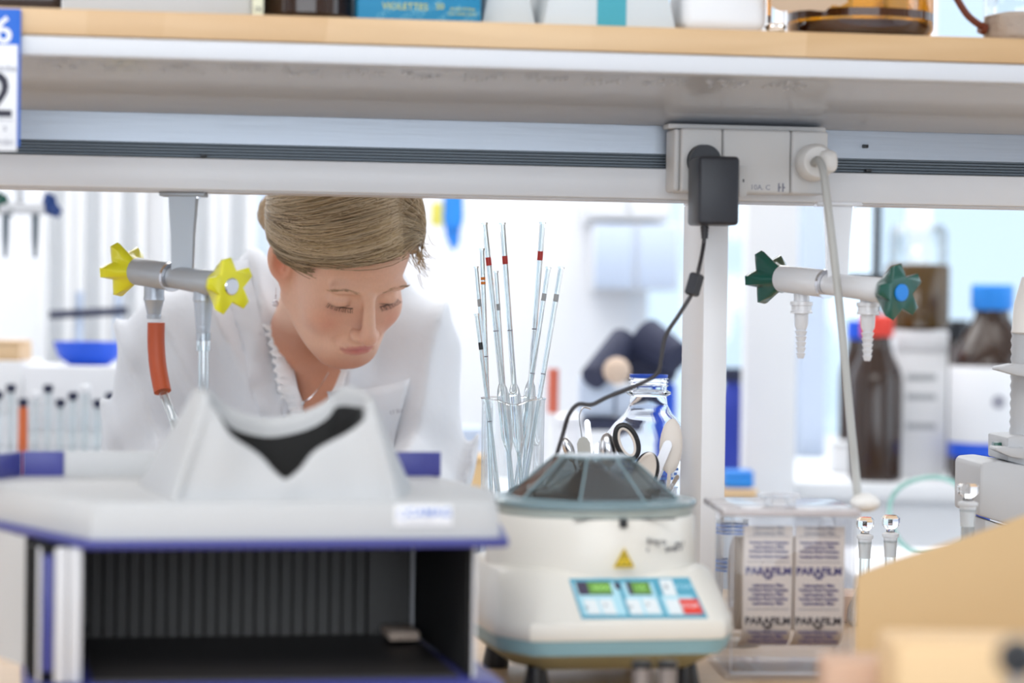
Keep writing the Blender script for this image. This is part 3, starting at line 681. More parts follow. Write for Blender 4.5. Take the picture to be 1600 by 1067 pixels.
# ================================================================== pipette jar
YJ = 2.86
jc = P(801, 700, YJ); jr = 49*YJ/F; jz = P(801, 622, YJ).z-BENCH
J = thing('pipette_jar', 'tall clear glass jar with a pouring spout, holding glass pipettes', 'jar', (jc.x, jc.y, BENCH))
def jring(r, z, sp=0):
    o = []
    for i in range(48):
        a = 2*PI*i/48; k = max(0, math.cos(a+PI/2))**14
        o.append(Vector(((r+sp*k)*math.cos(a), (r+sp*k)*math.sin(a), z-sp*k*1.0*(1 if sp else 0))))
    return o
B().loft([jring(jr*.96, .001), jring(jr, .008), jring(jr, jz-.015), jring(jr, jz-.006, .002), jring(jr*1.02, jz, .006)], True, False).build('jar_wall', M['gthin'], J)
B().lathe([(jr-.003, .003), (jr-.002, .009)], 40).build('jar_base', M['gthin'], J)
rim_ = jring(jr*1.02, jz, .006)
B().tube(rim_+[rim_[0]], .0010, 6).build('jar_rim', M['glass'], J)
M['gpip'] = mat('pipette_glass', (.93, .97, .98), .02, trans=.9, ior=1.35, var=0)
def pipette(top, low, Ys, r, bulb, bands, lab, Lm=.30):
    a = P(*top, YJ+Ys); b_ = P(*low, YJ+Ys); d = (b_-a).normalized()
    tz = (BENCH+.013-a.z)/d.z; 
    Lt = tz
    t = thing('glass_pipette', lab, 'pipette', a, 0, 'glass pipettes in the tall jar'); t.rotation_euler = d.to_track_quat('Z', 'Y').to_euler()
    pr = [(r*1.35, 0), (r*1.35, .0012), (r, .003)]
    if bulb:
        b0 = bulb; pr += [(r, b0), (r*1.8, b0+.006), (r*2.3, b0+.014), (r*2.3, b0+.06), (r*1.6, b0+.07), (r*.8, b0+.078)]
    else: pr += [(r, Lt*.85)]
    pr += [(r*.7, Lt*.92), (r*.25, Lt-.0005)]
    B().lathe(pr, 14).build('glass_body', M['gpip'], t)
    B().lathe([(r*.45, .002), (r*.45, Lt*.8)], 8).build('bore', M['gtube'], t)
    for s_, l_, m_ in bands: B().lathe([(r*1.06, s_), (r*1.06, s_+l_)], 14).build('colour_band', m_, t)
    B().lathe([(r*1.04, .12), (r*1.04, .1212)], 14).build('graduation_mark', M['inkgrey'], t)
    return t
M['gr'] = mat('grey_band', (.42, .44, .46), .5); M['rb'] = mat('red_band', (.5, .03, .02), .4); M['ob'] = mat('orange_band', (.75, .2, .01), .4)
k = YJ/F
pipette((757, 348), (784, 600), -.020, .0030, 250*k, [(54*k, .009, M['rb'])], 'tall glass pipette with a red band, leaning, second from left among the three tallest tips')['label'] = 'leftmost of the three tallest glass pipettes, with a red band'
pipette((785, 348), (803, 600), .002, .0030, 252*k, [(52*k, .009, M['rb'])], 'middle of the three tallest glass pipettes, with a red band')
pipette((848, 347), (829, 600), .021, .0030, 250*k, [(46*k, .010, M['rb'])], 'rightmost of the three tallest glass pipettes, with a narrow red band')
pipette((857, 417), (834, 570), .009, .0026, 0, [(42*k, .008, M['gr'])], 'glass pipette with grey band, left one of the two short ones leaning right')
pipette((877, 417), (848, 590), -.010, .0028, 0, [(43*k, .008, M['gr'])], 'glass pipette with grey band leaning farthest to the right')
pipette((753, 388), (758, 520), -.004, .0026, 0, [(45*k, .0028, M['ob']), (52*k, .0028, M['ob'])], 'glass pipette with two orange bands near its top')
pipette((744, 416), (757, 560), .016, .0022, 0, [(52*k, .008, M['gr'])], 'thin glass pipette with grey band at the left rim of the jar')
pipette((775, 423), (784, 560), .013, .0022, 0, [(52*k, .007, M['gr'])], 'thin glass pipette with grey band between the two red-banded ones')
pipette((745, 490), (762, 630), -.014, .0024, 0, [(45*k, .008, M['black'])], 'shortest glass pipette in the jar, with a black band')

# ================================================================== laboratory bottle with blue ring
YB_ = 3.02; bc = P(1013, 640, YB_)
LB = thing('laboratory_bottle', 'clear screw-neck glass bottle with blue pouring ring beside the post', 'bottle', (bc.x, bc.y, BENCH))
zt_ = P(1013, 585, YB_).z-BENCH; kb = YB_/F
def zb_(py): return P(1013, py, YB_).z-BENCH
rb = .070
prof = [(rb*.9, .002), (rb, .012), (rb, zb_(735)), (rb*.96, zb_(712)), (rb*.82, zb_(690)), (.040, zb_(662)), (.028, zb_(645)), (.0225, zb_(632)), (.0215, zb_(619)), (.0265, zb_(615)), (.0265, zb_(612)), (.0215, zb_(609)), (.0215, zb_(606))]
for j in range(3):
    y_ = 604-j*5.5; prof += [(.0215, zb_(y_)), (.0238, zb_(y_-1.6)), (.0215, zb_(y_-3.4))]
prof += [(.0215, zb_(590)), (.0220, zb_(588))]
M['gbot'] = mat('bottle_glass', (.93, .96, 1), .0, trans=1, ior=1.2, var=0)
inn = [(r_-.0022, z_) for r_, z_ in prof if r_ < .0216 or r_ > .0268]
inn = sorted(set((max(.002, a_), b__) for a_, b__ in inn), key=lambda q_: -q_[1])
B().lathe(prof+[(r_, z_) for r_, z_ in inn]+[(rb*.85, .006)], 56).build('bottle_body', M['gbot'], LB, sharp=60)
B().lathe([(.0222, zb_(590)), (.0226, zb_(586.5)), (.0226, zb_(585)), (.0205, zb_(585)), (.0205, zb_(590)), (.0222, zb_(590))], 48, cap=False).build('pouring_ring', M['blue'], LB)
b = B()
for i_ in range(5):
    z_ = zb_(715+i_*7)
    for s_ in range(10):
        a0_ = -PI/2-.5+s_*.1; a1_ = a0_+.09*(1 if i_ % 2 == 0 else .6)
        rr_ = rb*1.003 if z_ < zb_(735) else rb*.985
        for q_ in range(1): b.loft([[Vector((rr_*math.cos(a0_), rr_*math.sin(a0_), z_)), Vector((rr_*math.cos(a1_), rr_*math.sin(a1_), z_))], [Vector((rr_*math.cos(a0_), rr_*math.sin(a0_), z_+.003)), Vector((rr_*math.cos(a1_), rr_*math.sin(a1_), z_+.003))]], False, False, False)
o = b.build('printed_scale', M['inkblue'], LB); o['kind'] = 'stuff'
# ================================================================== beaker with spoons, spatulas and scissors
YU = 2.76; uc = P(985, 760, YU)
BK = thing('utensil_beaker', 'clear glass beaker behind the centrifuge, full of spoons, spatulas and scissors', 'beaker', (uc.x, uc.y, BENCH))
B().lathe([(.047, .001), (.05, .006), (.05, .150), (.0515, .153)], 48, cap=True).build('beaker_wall', M['gthin'], BK)
def UT(nm, lab, cat, tip, low, Yt, f, grp='tools in the beaker'):
    a = P(*tip, YU+Yt); b_ = P(*low, YU+Yt*.3); d = (b_-a).normalized(); L_ = (BENCH+.012-a.z)/d.z
    ft = a+d*L_; ft.x = min(max(ft.x, uc.x-.035), uc.x+.035); ft.y = min(max(ft.y, uc.y-.03), uc.y+.03); d = (ft-a); L_ = d.length; d.normalize()
    t = thing(nm, lab, cat, a, 0, grp)
    z = -d; x = Vector((1, 0, 0)); x = (x-z*x.dot(z)).normalized(); y = z.cross(x)
    t.matrix_world = Matrix.Translation(a) @ Matrix((x, y, z)).transposed().to_4x4()
    f(t, L_); return t
def ell(w_, h_, dz=0, m=28): return [Vector((w_*math.cos(2*PI*i/m), 0, -h_+h_*math.sin(2*PI*i/m)+dz)) for i in range(m)]
def spoon(bm_, w_, h_, hw_, th=.0022, bowl=.004):
    def f(t, L_):
        rings = []
        for s_, dy in ((1, 0), (.96, -th*.5), (.7, -bowl*.6), (.3, -bowl)): rings.append([Vector((v.x*s_, dy, (v.z+h_)*s_-h_)) for v in ell(w_, h_)])
        back = [[Vector((v.x, v.y+th, v.z)) for v in r_] for r_ in reversed(rings)]
        B().loft(rings[::-1]+[[Vector((v.x, v.y+th*.6, v.z)) for v in rings[0]]]+[[Vector((v.x*.9, v.y+th*.6-.001, (v.z+h_)*.9-h_)) for v in rings[1]]]+[[Vector((v.x*.4, -bowl+th*.8, (v.z+h_)*.4-h_)) for v in rings[0]]]).build('bowl', bm_, t, sharp=60)
        B().tube([Vector((0, 0, -2*h_+.006)), Vector((0, .001, -2*h_-.01)), Vector((0, .001, -L_*.6)), Vector((0, 0, -L_))], [hw_*.9, hw_, hw_, hw_*1.1], 10).build('handle', bm_, t)
    return f
def blade(bm_, w_, h_, hw_):
    def f(t, L_):
        pr = [(-w_*.7, -h_), (-w_, -h_*.6), (-w_, -w_), (-w_*.6, -w_*.25), (0, 0), (w_*.6, -w_*.25), (w_, -w_), (w_, -h_*.6), (w_*.7, -h_)]
        B().prism(pr, -.0007, .0007, Matrix(((1, 0, 0, 0), (0, 0, 1, 0), (0, 1, 0, 0), (0, 0, 0, 1)))).build('blade', bm_, t)
        B().tube([Vector((0, 0, -h_+.002)), Vector((0, 0, -L_))], hw_, 8).build('handle', bm_, t)
    return f
M['spoonwhite'] = mat('off_white_plastic', (.78, .72, .66), .4)
UT('plastic_spoon', 'off-white plastic spoon with large oval bowl, standing nearest the post', 'spoon', (1051, 654), (1040, 830), .01, spoon(M['spoonwhite'], .0125, .030, .0022))
UT('plastic_spatula', 'broad cream plastic spatula end leaning right, between the scissor loops', 'spatula', (1018, 708), (960, 800), -.02, spoon(M['spoonwhite'], .0115, .026, .0045, .006, .002))
UT('steel_spoon', 'shiny steel spoon with dark oval bowl left of the scissors', 'spoon', (948, 676), (962, 860), .0, spoon(M['steel'], .0095, .019, .0018, .0015, .005))
UT('steel_spoon', 'small steel spoon leaning under the black cable at the left of the beaker', 'spoon', (882, 684), (925, 800), .0, spoon(M['steel'], .006, .014, .0015, .0012, .003))
UT('steel_spatula', 'blunt grey steel spatula with rounded end, left of the shiny spoon', 'spatula', (911, 682), (925, 860), -.005, blade(mat('matte_steel', (.42, .41, .38), .4, .8), .0072, .05, .002))
UT('steel_spatula', 'narrow pointed steel spatula blade in the beaker', 'spatula', (917, 655), (935, 830), .012, blade(M['steel'], .0032, .045, .0016))
UT('steel_spatula', 'short square steel spatula beside the shiny spoon', 'spatula', (934, 692), (940, 830), .01, blade(M['steel'], .0042, .045, .0016))
UT('steel_spatula', 'long bright steel spatula leaning right behind the black scissor loop', 'spatula', (1046, 688), (990, 800), .0, blade(M['steel'], .0050, .06, .0030))
UT('steel_rod', 'bright steel rod leaning low to the right, next to the post', 'rod', (1060, 742), (1000, 815), -.01, blade(M['steel'], .0022, .03, .0022))
UT('steel_rod', 'thin dark steel rod leaning right below the white spoon', 'rod', (1047, 700), (985, 810), .012, blade(mat('dark_steel', (.2, .2, .2), .3, 1), .0035, .06, .0028))
def hook(t, L_):
    B().tube(spl([Vector((.012, 0, .0)), Vector((.004, 0, .002)), Vector((0, 0, -.004)), Vector((-.001, 0, -.012)), Vector((0, 0, -.05)), Vector((0, 0, -L_))], 6), .0008, 8).build('wire', M['steel'], t)
UT('wire_hook', 'thin bent wire hook rising left of the spoons', 'hook', (906, 640), (905, 850), .01, hook)
def scissors(t, L_):
    for nm_, ctr, ang_ in (('handle_loop', Vector((-.006, 0, -.016)), -.45), ('handle_loop', Vector((.017, -.004, -.046)), .15)):
        X_ = Matrix.Translation(ctr) @ Matrix.Rotation(ang_, 4, 'Y')
        pts = [X_ @ Vector((.0105*math.cos(q_), 0, .0185*math.sin(q_))) for q_ in [2*PI*i/28 for i in range(29)]]
        o_ = B().tube(pts, .0036, 10).build(nm_, M['black'], t)
        pts = [X_ @ Vector((.0082*math.cos(q_), -.001, .0160*math.sin(q_))) for q_ in [2*PI*i/28 for i in range(29)]]
        B().tube(pts, .0022, 8).build('grip_lining', M['spoonwhite'], o_)
    for sx_ in (-.003, .003): B().box(sx_-.003, sx_+.003, -.001+sx_*.2, .001+sx_*.2, -L_, -.05).build('blade', M['steel'], t)
UT('scissors', 'steel scissors with black and grey loop handles sticking up out of the beaker', 'scissors', (990, 668), (975, 850), -.008, scissors)

# ================================================================== clear dispenser with the printed roll
PD = .06; YD = 2.40; dc = P(1237, 900, YD); MD = frame(Vector((dc.x, dc.y, BENCH)), PD)
def D_(px, py, yl): return PL(MD, px, py, yl)
DP = thing('film_dispenser', 'clear acrylic dispenser box holding a roll of printed laboratory film', 'dispenser', mtx=MD)
x0 = D_(1143, 900, 0).x; x1 = D_(1336, 900, 0).x; zt_ = D_(1237, 806, 0).z; dd = .115
for nm_, bx in (('side_wall', (x0, x0+.003, 0, dd, .004, zt_)), ('side_wall', (x1-.003, x1, 0, dd, .004, zt_)), ('front_wall', (x0+.0031, x1-.0031, 0, .003, .004, zt_-.003)), ('back_wall', (x0+.0031, x1-.0031, dd-.003, dd, .004, zt_)), ('base', (x0-.006, x1+.006, -.012, dd+.006, 0, .0038))):
    B().box(*bx, .0006).build(nm_, M['acrylic'], DP)
b = B()
for x in (x0, x1-.001):
    b.box(x, x+.001, -.001, .0, .004, zt_)
b.box(x0, x1, -.001, 0, .004, .006)
b.build('bright_edges', mat('acrylic_edge', (.72, .72, .76), .1, trans=.3), DP)
xl0 = D_(1128, 806, -.01).x; xl1 = D_(1345, 806, -.01).x
B().box(xl0, xl1, -.012, dd+.006, zt_+.0005, zt_+.0075, .002).build('lid', mat('lid_acrylic', (.74, .69, .70), .15, trans=.35), DP)
h0, h1 = D_(1186, 780, .02), D_(1250, 780, .02)
b = B().box(h0.x, h1.x, .015, .025, h0.z+.001, h0.z+.006, .002)
for x in (h0.x+.005, h1.x-.013): b.box(x, x+.008, .016, .024, zt_+.008, h0.z+.002, .001)
b.build('cutter_handle', mat('clear_handle', (.85, .85, .87), .08, trans=.6), DP)
# film roll: one thing, hanging sheet and roll with two printed columns
rl = thing('film_roll', 'roll of tan laboratory film with two columns of dark blue print inside the dispenser', 'roll', mtx=MD)
rx0, rx1 = D_(1161, 900, .010).x, D_(1319, 900, .010).x
zrt, zrb = D_(1240, 822, .01).z, D_(1240, 1018, .01).z
rr_ = (zrt-zrb)*.46; zc_ = zrb+rr_+.0
rr_ = min(rr_, .050)
def sheet(xa, xb, off=0):
    pts = [(.010+.0, zrt)]
    n_ = 22
    for i in range(n_+1):
        a_ = PI*.0+ (PI*.5)*i/n_          # from straight front down around under the roll
        pts.append((.010+rr_*(1-math.cos(a_)), zrb+rr_*.55-rr_*.55*math.sin(a_)))
    return pts
pts = sheet(0, 0)
def strip(xa, xb, m_, nm_, y_off=0, shear=0):
    b = B()
    rows = [[Vector((xa+shear*(zrt-z_), y_+y_off, z_)), Vector((xb+shear*(zrt-z_), y_+y_off, z_))] for y_, z_ in pts]
    b.loft([[r_[0], r_[1], r_[1]+Vector((0, .0006, 0)), r_[0]+Vector((0, .0006, 0))] for r_ in rows]); return b.build(nm_, m_, rl)
xm = (rx0+rx1)/2
strip(rx0, xm-.0012, M['rollpaper2'], 'printed_strip'); strip(xm+.0012, rx1, M['rollpaper2'], 'printed_strip')
B().lathe([(rr_*.9, -(rx1-rx0)/2), (rr_*.9, (rx1-rx0)/2)], 40, Matrix.Translation((xm, .016+rr_, zc_+.004)) @ Matrix.Rotation(PI/2, 4, 'Y')).build('roll_core', M['rollpaper'], rl)
def LT(s_, cx_, py, size, m_, sx=1, bold=0): 
    q_ = D_(1240, py, .0095); text('lettering', s_, size, m_, rl, Matrix.Translation((cx_, .0097, q_.z)) @ Matrix.Rotation(PI/2, 4, 'X'), .0001, sx=sx, bold=bold)
for cx_ in ((rx0+xm)/2, (rx1+xm)/2):
    for py, ink in ((893, M['ink']), (971, M['inkblack'])):
        LT('PARAFILM', cx_, py, .0100, ink, .98, .00035); LT('"M"', cx_, py+10, .0058, ink, 1.2, .0002)
    for py in (825, 833, 848, 855, 862, 870, 915, 922, 929, 936, 943, 988, 995, 1002):
        LT('Laboratory Film' if py % 2 else 'Pechiney Plastic Packaging', cx_, py, .0042 if py % 2 else .0032, M['inkgrey'] if py < 840 else M['ink'], 1.1, .00018)
    for py in (838, 878, 952, 1008):
        q_ = D_(1240, py, .0095); B().box(cx_-.020, cx_+.020, .0094, .0099, q_.z-.0003, q_.z+.0003).build('printed_rule', M['inkgrey'], rl)
# clear bottle with blue print left of the dispenser
q = P(1143, 900, 2.635)
t = thing('measuring_cylinder', 'clear plastic measuring cylinder with blue scale, between post and dispenser', 'cylinder', (q.x, q.y, BENCH))
zt2 = P(1143, 812, 2.635).z-BENCH
B().lathe([(.030, 0), (.030, .004), (.017, .010), (.0165, zt2), (.018, zt2+.001)], 32, cap=True).build('cylinder_wall', M['gthin'], t)
for py in (820, 826, 832, 876, 883, 890): 
    z_ = P(1143, py, 2.635).z-BENCH; B().lathe([(.0168, z_-.0010), (.0168, z_+.0012)], 32, cap=False).build('blue_scale', M['inkblue'], t)
# small volumetric flasks with glass stoppers
def flask(px, pyt, Y, lab, w_=1.0):
    q_ = P(px, pyt, Y); h = q_.z-BENCH
    t = thing('volumetric_flask', lab, 'flask', (q_.x, q_.y, BENCH), 0, 'small flasks with glass stoppers')
    s_ = w_*.0055
    R0 = .019
    B().lathe([(R0*.8, .001), (R0, .006), (R0*.95, .02), (R0*.5, .038), (s_*1.25, .048), (s_*1.25, h-.030), (s_*1.6, h-.029), (s_*1.6, h-.027)], 32, cap=True).build('flask_body', M['gtube'], t)
    B().lathe([(s_*1.35, h-.045), (s_*1.6, h-.024), (s_*1.95, h-.023), (s_*1.95, h-.020), (s_*1.1, h-.018)], 24).build('ground_joint', M['frost'], t)
    B().lathe([(s_*1.0, h-.018), (s_*.9, h-.015), (s_*1.9, h-.011), (s_*2.1, h-.008), (s_*2.1, h-.003), (s_*1.6, h), (s_*.2, h)], 8).build('stopper', M['glass'], t, sharp=20)
flask(1513, 755, 2.665, 'stoppered glass flask just left of the grey instrument')
flask(1352, 808, 2.80, 'stoppered glass flask nearest the film dispenser', .85)
flask(1392, 805, 2.76, 'stoppered glass flask between the dispenser and the tan board', .85)
q = P(1385, 897, 2.78); t = thing('flask_tray', 'low brown tray at the foot of the two stoppered flasks', 'tray', (q.x, q.y+.075, BENCH))
B().box(-.05, .05, -.03, .03, 0, .03, .003).build('tray_body', M['pinkwood'], t)
# grey instrument at the right edge
YI = 2.72; ic = P(1530, 720, YI); MI = frame(Vector((ic.x, ic.y, BENCH)), .05)
IN = thing('dispensing_instrument', 'light grey laboratory instrument with levers, cut by the right edge', 'instrument', mtx=MI)
def I_(px, py): p_ = PL(MI, px, py, 0); return p_.x, p_.z
XZ = Matrix(((1, 0, 0, 0), (0, 0, 1, 0), (0, 1, 0, 0), (0, 0, 0, 1)))
pf = [I_(1530, 806), I_(1531, 728), I_(1536, 722), I_(1560, 720), I_(1600, 727), I_(1650, 745), I_(1700, 780), I_(1700, 850), I_(1600, 826)]
B().prism(pf, 0, .12, XZ, bev=.003).build('upper_housing', M['instr'], IN)
pf = [I_(1540, 812), I_(1600, 832), I_(1700, 856), (I_(1700, 900)[0], .0), (I_(1545, 900)[0], .0)]
B().prism(pf, .004, .116, XZ, bev=.002).build('lower_housing', M['instr'], IN)
pf = [I_(1578, 721), I_(1578, 684), I_(1600, 682), I_(1660, 682), I_(1660, 745)]
B().prism(pf, .01, .10, XZ, bev=.002).build('turret', M['instr'], IN)
qx, qz = I_(1596, 600); q2 = I_(1596, 684)
B().lathe([(.02, q2[1]-.01)]+[(.02+(.0015 if i % 2 else 0), q2[1]+(qz-q2[1]+.06)*i/24) for i in range(1, 25)], 24, Matrix.Translation((qx+.022, .05, 0))).build('ribbed_column', M['instr'], IN)
tz_ = I_(1596, 520)[1]
B().lathe([(.018, tz_-.002), (.022, tz_), (.020, tz_+.03), (.012, tz_+.06)], 32, Matrix.Translation((qx+.022, .045, 0))).build('column_head', M['whitepl'], IN)
for nm_, (a_, b_p, c_p) in (('lever', ((1560, 578), (1584, 571), (1612, 590))), ('lever', ((1555, 703), (1574, 701), (1600, 717)))):
    x_, z_ = I_(*a_); x2, z2_ = I_(*b_p); x3, z3 = I_(*c_p)
    B().prism([(x_, z_), (x_+.001, z_+.003), (x2, z2_+.0015), (x3, z2_+.001), (x3, z3), (x2+.004, z3+.002)], .0, .03, XZ, bev=.0008).build(nm_, M['instr'], IN)
x_, z_ = I_(1572, 700); B().box(x_-.004, x_+.004, .035, .05, z_-.004, z_+.004, .001).build('green_marker', M['green'], IN)
q = P(1532, 790, 2.92); B_t = thing('blue_cap_vial', 'narrow blue container half hidden behind the stoppered flask', 'container', (q.x, q.y, BENCH))
B().lathe([(.011, 0), (.011, q.z-BENCH+.01), (.009, q.z-BENCH+.03)], 20).build('vial_body', M['blue'], B_t)
q = P(1536, 850, 2.74)
t = thing('glass_stopcock', 'small clear glass stopcock lying by the grey instrument', 'glassware', (q.x-.012, q.y+.035, BENCH))
B().tube([(0, 0, .006), (.03, 0, .006)], .006, 12).tube([(-.012, 0, .075), (0, 0, .08), (.016, .0, .098)], .0045, 12).tube([(.0, 0, .004), (0, 0, .085)], .004, 12).build('glass_tube', M['glass'], t)

# ================================================================== tan board and blurred wooden things at the lower right
q1, q2, q3, q4 = P(1338, 902, 2.08), P(1400, 874, 2.08), P(1600, 806, 2.08), P(1760, 756, 2.08)
t = thing('tan_board', 'large tan board leaning across the lower right corner', 'board', (q1.x, q1.y, BENCH))
rel = lambda v: (v.x-q1.x, v.z-BENCH)
pl_ = [(q1.x-q1.x, 0), rel(q1), rel(P(1350, 893, 2.08)), rel(q2), rel(P(1500, 842, 2.08)), rel(q3), rel(q4), (rel(q4)[0], 0)]
o = B().prism(pl_, 0, .004, XZ, bev=.001).build('board_sheet', M['kraft'], t); o.rotation_euler = (-.0, 0, 0)
B().prism([(0, 0), (.04, 0), (.04, .06), (0, .12)], -.002, .002, Matrix(((0, 0, 1, .06), (1, 0, 0, .004), (0, 1, 0, 0), (0, 0, 0, 1)))).build('support_strut', M['kraft'], t)
def pile(nm, lab, cat, px0_, px1_, py, Y, m_, hh=.03, dep=.08):
    a_, b__ = P(px0_, py, Y), P(px1_, py, Y)
    t_ = thing(nm, lab, cat, ((a_.x+b__.x)/2, a_.y, BENCH)); w_ = (b__.x-a_.x)/2; h_ = a_.z-BENCH
    B().box(-w_, w_, 0, dep, 0, h_*.62, .004).build('lower_block', m_, t_)
    B().box(-w_*.97, w_*.97, .003, dep-.002, h_*.62+.0005, h_, .004).build('upper_block', m_, t_)
    return t_
pile('wooden_block', 'blurred pale wooden block standing in front of the tan board', 'block', 1400, 1720, 1012, 1.62, M['kraftl'], dep=.10)
pile('pinkish_box', 'blurred pale brown box at the bottom, right of the film dispenser', 'box', 1290, 1470, 1036, 1.72, M['pinkwood'], dep=.06)
q = P(1590, 1028, 1.30)
t = thing('black_knob', 'dark blurred knob on a stem in the lower right corner', 'knob', (q.x, q.y, BENCH))
B().lathe([(.012, 0), (.012, .004), (.004, .008), (.004, q.z-BENCH-.01)], 20).build('stem', M['steel'], t)
B().sphere((0, 0, q.z-BENCH), .011, 20).build('knob_head', M['black'], t)
# ================================================================== calendar hanging at the shelf's left end
yc_ = -.275
c0 = PB(33, 14, yc_); c1 = PB(-95, 236, yc_)
CA = thing('wall_calendar', 'blue and white date card with big digits hanging on the shelf at the left edge', 'calendar', mtx=MB_ @ Matrix.Translation((c0.x, yc_, 0)))
w_ = c0.x-c1.x; z0, z1_ = PB(0, 236, yc_).z, PB(33, 14, yc_).z; zm = PB(10, 70, yc_).z
B().box(-w_, 0, .0, .003, z0+.004, z1_, .0005).build('backing_card', M['bluecard'], CA)
B().box(-w_+.003, -.0025, -.003, -.0003, z0, zm, .0005).build('date_sheet', M['paper'], CA)
q = PB(5, 49, yc_); text('lettering', '6', .034, M['paper'], CA, face_X((q.x-c0.x, -.0005, q.z)), .0002, bold=.0006)
q = PB(-4, 152, yc_); text('lettering', '2', .058, M['inkblack'], CA, face_X((q.x-c0.x, -.0034, q.z)), .0002, bold=.0004)
for py, s_ in ((107, 'vecka'), (200, 's'), (222, 'mån')):
    q = PB(8, py, yc_); text('lettering', s_, .009, M['inkgrey'], CA, face_X((q.x-c0.x, -.0034, q.z)), .0001)
q = PB(8, 188, yc_); B().box(-w_+.01, -.006, -.0034, -.003, q.z-.0003, q.z+.0003).build('rule', M['inkgrey'], CA)
# ================================================================== things on the reagent shelf
def onsh(nm, lab, cat, px, yl, grp=None, rz=0):
    q_ = PB(px, 30, yl); return thing(nm, lab, cat, mtx=MB_ @ Matrix.Translation((q_.x, yl, WT)) @ Matrix.Rotation(rz, 4, 'Z'), group=grp), q_.x
def shbox(nm, lab, px0_, px1_, yl, dep, h, m_, tm=None, bev=.002, rz=0):
    t_, x_ = onsh(nm, lab, 'box', px0_, yl, rz=rz); w_ = PB(px1_, 30, yl).x-x_
    B().box(0, w_, 0, dep, 0, h, bev).build('carton', m_, t_)
    B().box(.002, w_-.002, .002, dep-.002, h+.0003, h+.003, bev).build('lid', tm or m_, t_)
    return t_, w_
yS = yf+.012
t, w_ = shbox('cardboard_box', 'brown box with red marks at the far left of the shelf', -60, 94, yS+.05, .12, .06, M['amberdark'], M['rb'])
shbox('white_box', 'long white plastic box on the left of the shelf', 97, 392, yS+.02, .14, .055, M['cab'])
t, w_ = shbox('small_yellow_carton', 'small pale yellow carton between the white box and the brown bottle', 395, 412, yS, .03, .07, mat('pale_yellow_card', (.78, .78, .60), .6))
text('lettering', 'IX', .007, M['inkblack'], t, face_X((w_*.5, -.0002, .006)), .0001)
def bottle(nm, lab, r_, h, body, cap, px=None, yl=None, t=None, nr=.4, lbl=None, capname='screw_cap', capm=None, liq=None):
    B().lathe([(r_*.86, 0), (r_, r_*.12), (r_, h*.60), (r_*.94, h*.66), (r_*.62, h*.77), (r_*nr, h*.84), (r_*nr, h*.90)], 40).build('bottle_body', body, t)
    B().lathe([(r_*nr*1.18, h*.87+.0), (r_*nr*1.22, h*.875), (r_*nr*1.22, h*.99), (r_*nr*1.1, h)], 32).build(capname, cap, t)
    if lbl: B().lathe([(r_*1.004, h*lbl[0]), (r_*1.006, h*lbl[0]+.001), (r_*1.006, h*lbl[1]-.001), (r_*1.004, h*lbl[1])], 40, cap=False).build('paper_label', lbl[2], t)
    return t
x_a, x_b = PB(412, 20, yS).x, PB(557, 20, yS).x; r_ = (x_b-x_a)/2
t = thing('brown_bottle', 'dark brown glass bottle between the yellow carton and the teal box', 'bottle', mtx=MB_ @ Matrix.Translation(((x_a+x_b)/2, yS+r_, WT)))
bottle('', '', r_, .21, M['amberdark'], M['blue'], t=t, lbl=(.3, .6, M['paper']))
t, w_ = shbox('teal_box', 'teal-blue carton with yellow print in the middle of the shelf', 558, 752, yS+.006, .10, .08, M['tealcard'])
for s_, x_, z_, sz_, m_, r__ in (('VIOLETTES', .045, .0135, .009, M['yellowink'], 0), ('50', .078, .0145, .008, M['yellowink'], 0), ('sterile R free', w_-.018, .013, .0045, M['yellowink'], 0), ('non toxic inert', w_-.018, .0085, .0045, M['yellowink'], 0),
        ('OFTLIN', .030, .0095, .008, M['paleink'], .6), ('OFTLIN', .047, .004, .008, M['paleink'], .6), ('OFTLIN', .068, .012, .008, M['paleink'], .6), ('OFTLIN', .087, .0075, .008, M['paleink'], .6), ('OFTLIN', .105, .003, .008, M['paleink'], .6)):
    text('lettering', s_, sz_, m_, t, face_X((x_, -.0003, z_)) @ Matrix.Rotation(r__, 4, 'Z'), .0001)
# tissue cartons: two bevelled grey-white boxes, one with a teal band
def wedgebox(nm, lab, px, px1_, yl, dep, h, band=None):
    t_, x_ = onsh(nm, lab, 'box', px, yl); w_ = PB(px1_, 30, yl).x-x_
    B().prism([(0, 0), (w_, 0), (w_-.018, h), (.012, h)], 0, dep, XZ, bev=.001).build('carton', M['greycard'], t_)
    if band: B().prism([(w_*band[0], .0), (w_*band[1], .0), (w_*band[1], h), (w_*band[0], h)], -.0009, -.0001, XZ).build('band', M['tealcard2'], t_)
    return t_, w_
wedgebox('grey_carton', 'plain grey-white carton right of the teal box', 753, 838, yS+.03, .09, .07)
wedgebox('white_carton', 'slanting white carton with a teal band, middle of the shelf', 850, 1056, yS+.004, .12, .075, (.40, .62))
x_a, x_b = PB(1070, 20, yS).x, PB(1204, 20, yS).x; r_ = (x_b-x_a)/2
t = thing('white_canister', 'rounded white plastic canister right of the slanting carton', 'canister', mtx=MB_ @ Matrix.Translation(((x_a+x_b)/2, yS+r_, WT)))
B().box(-r_, r_, -r_*.8, r_*.8, .0, .13, .012, 4).build('canister_body', M['white'], t)
B().lathe([(.022, .1305), (.022, .15)], 32).build('screw_cap', M['white'], t)
x_ = PB(1216, 20, yS+.05).x
t = thing('glass_vessel', 'clear glass vessel with a ringed foot behind the kraft paper', 'glassware', mtx=MB_ @ Matrix.Translation((x_, yS+.06, WT)))
B().lathe([(.014, 0), (.015, .003), (.009, .008), (.011, .012), (.008, .015), (.009, .05), (.012, .08), (.012, .12)], 32).build('glass_body', M['glass'], t)
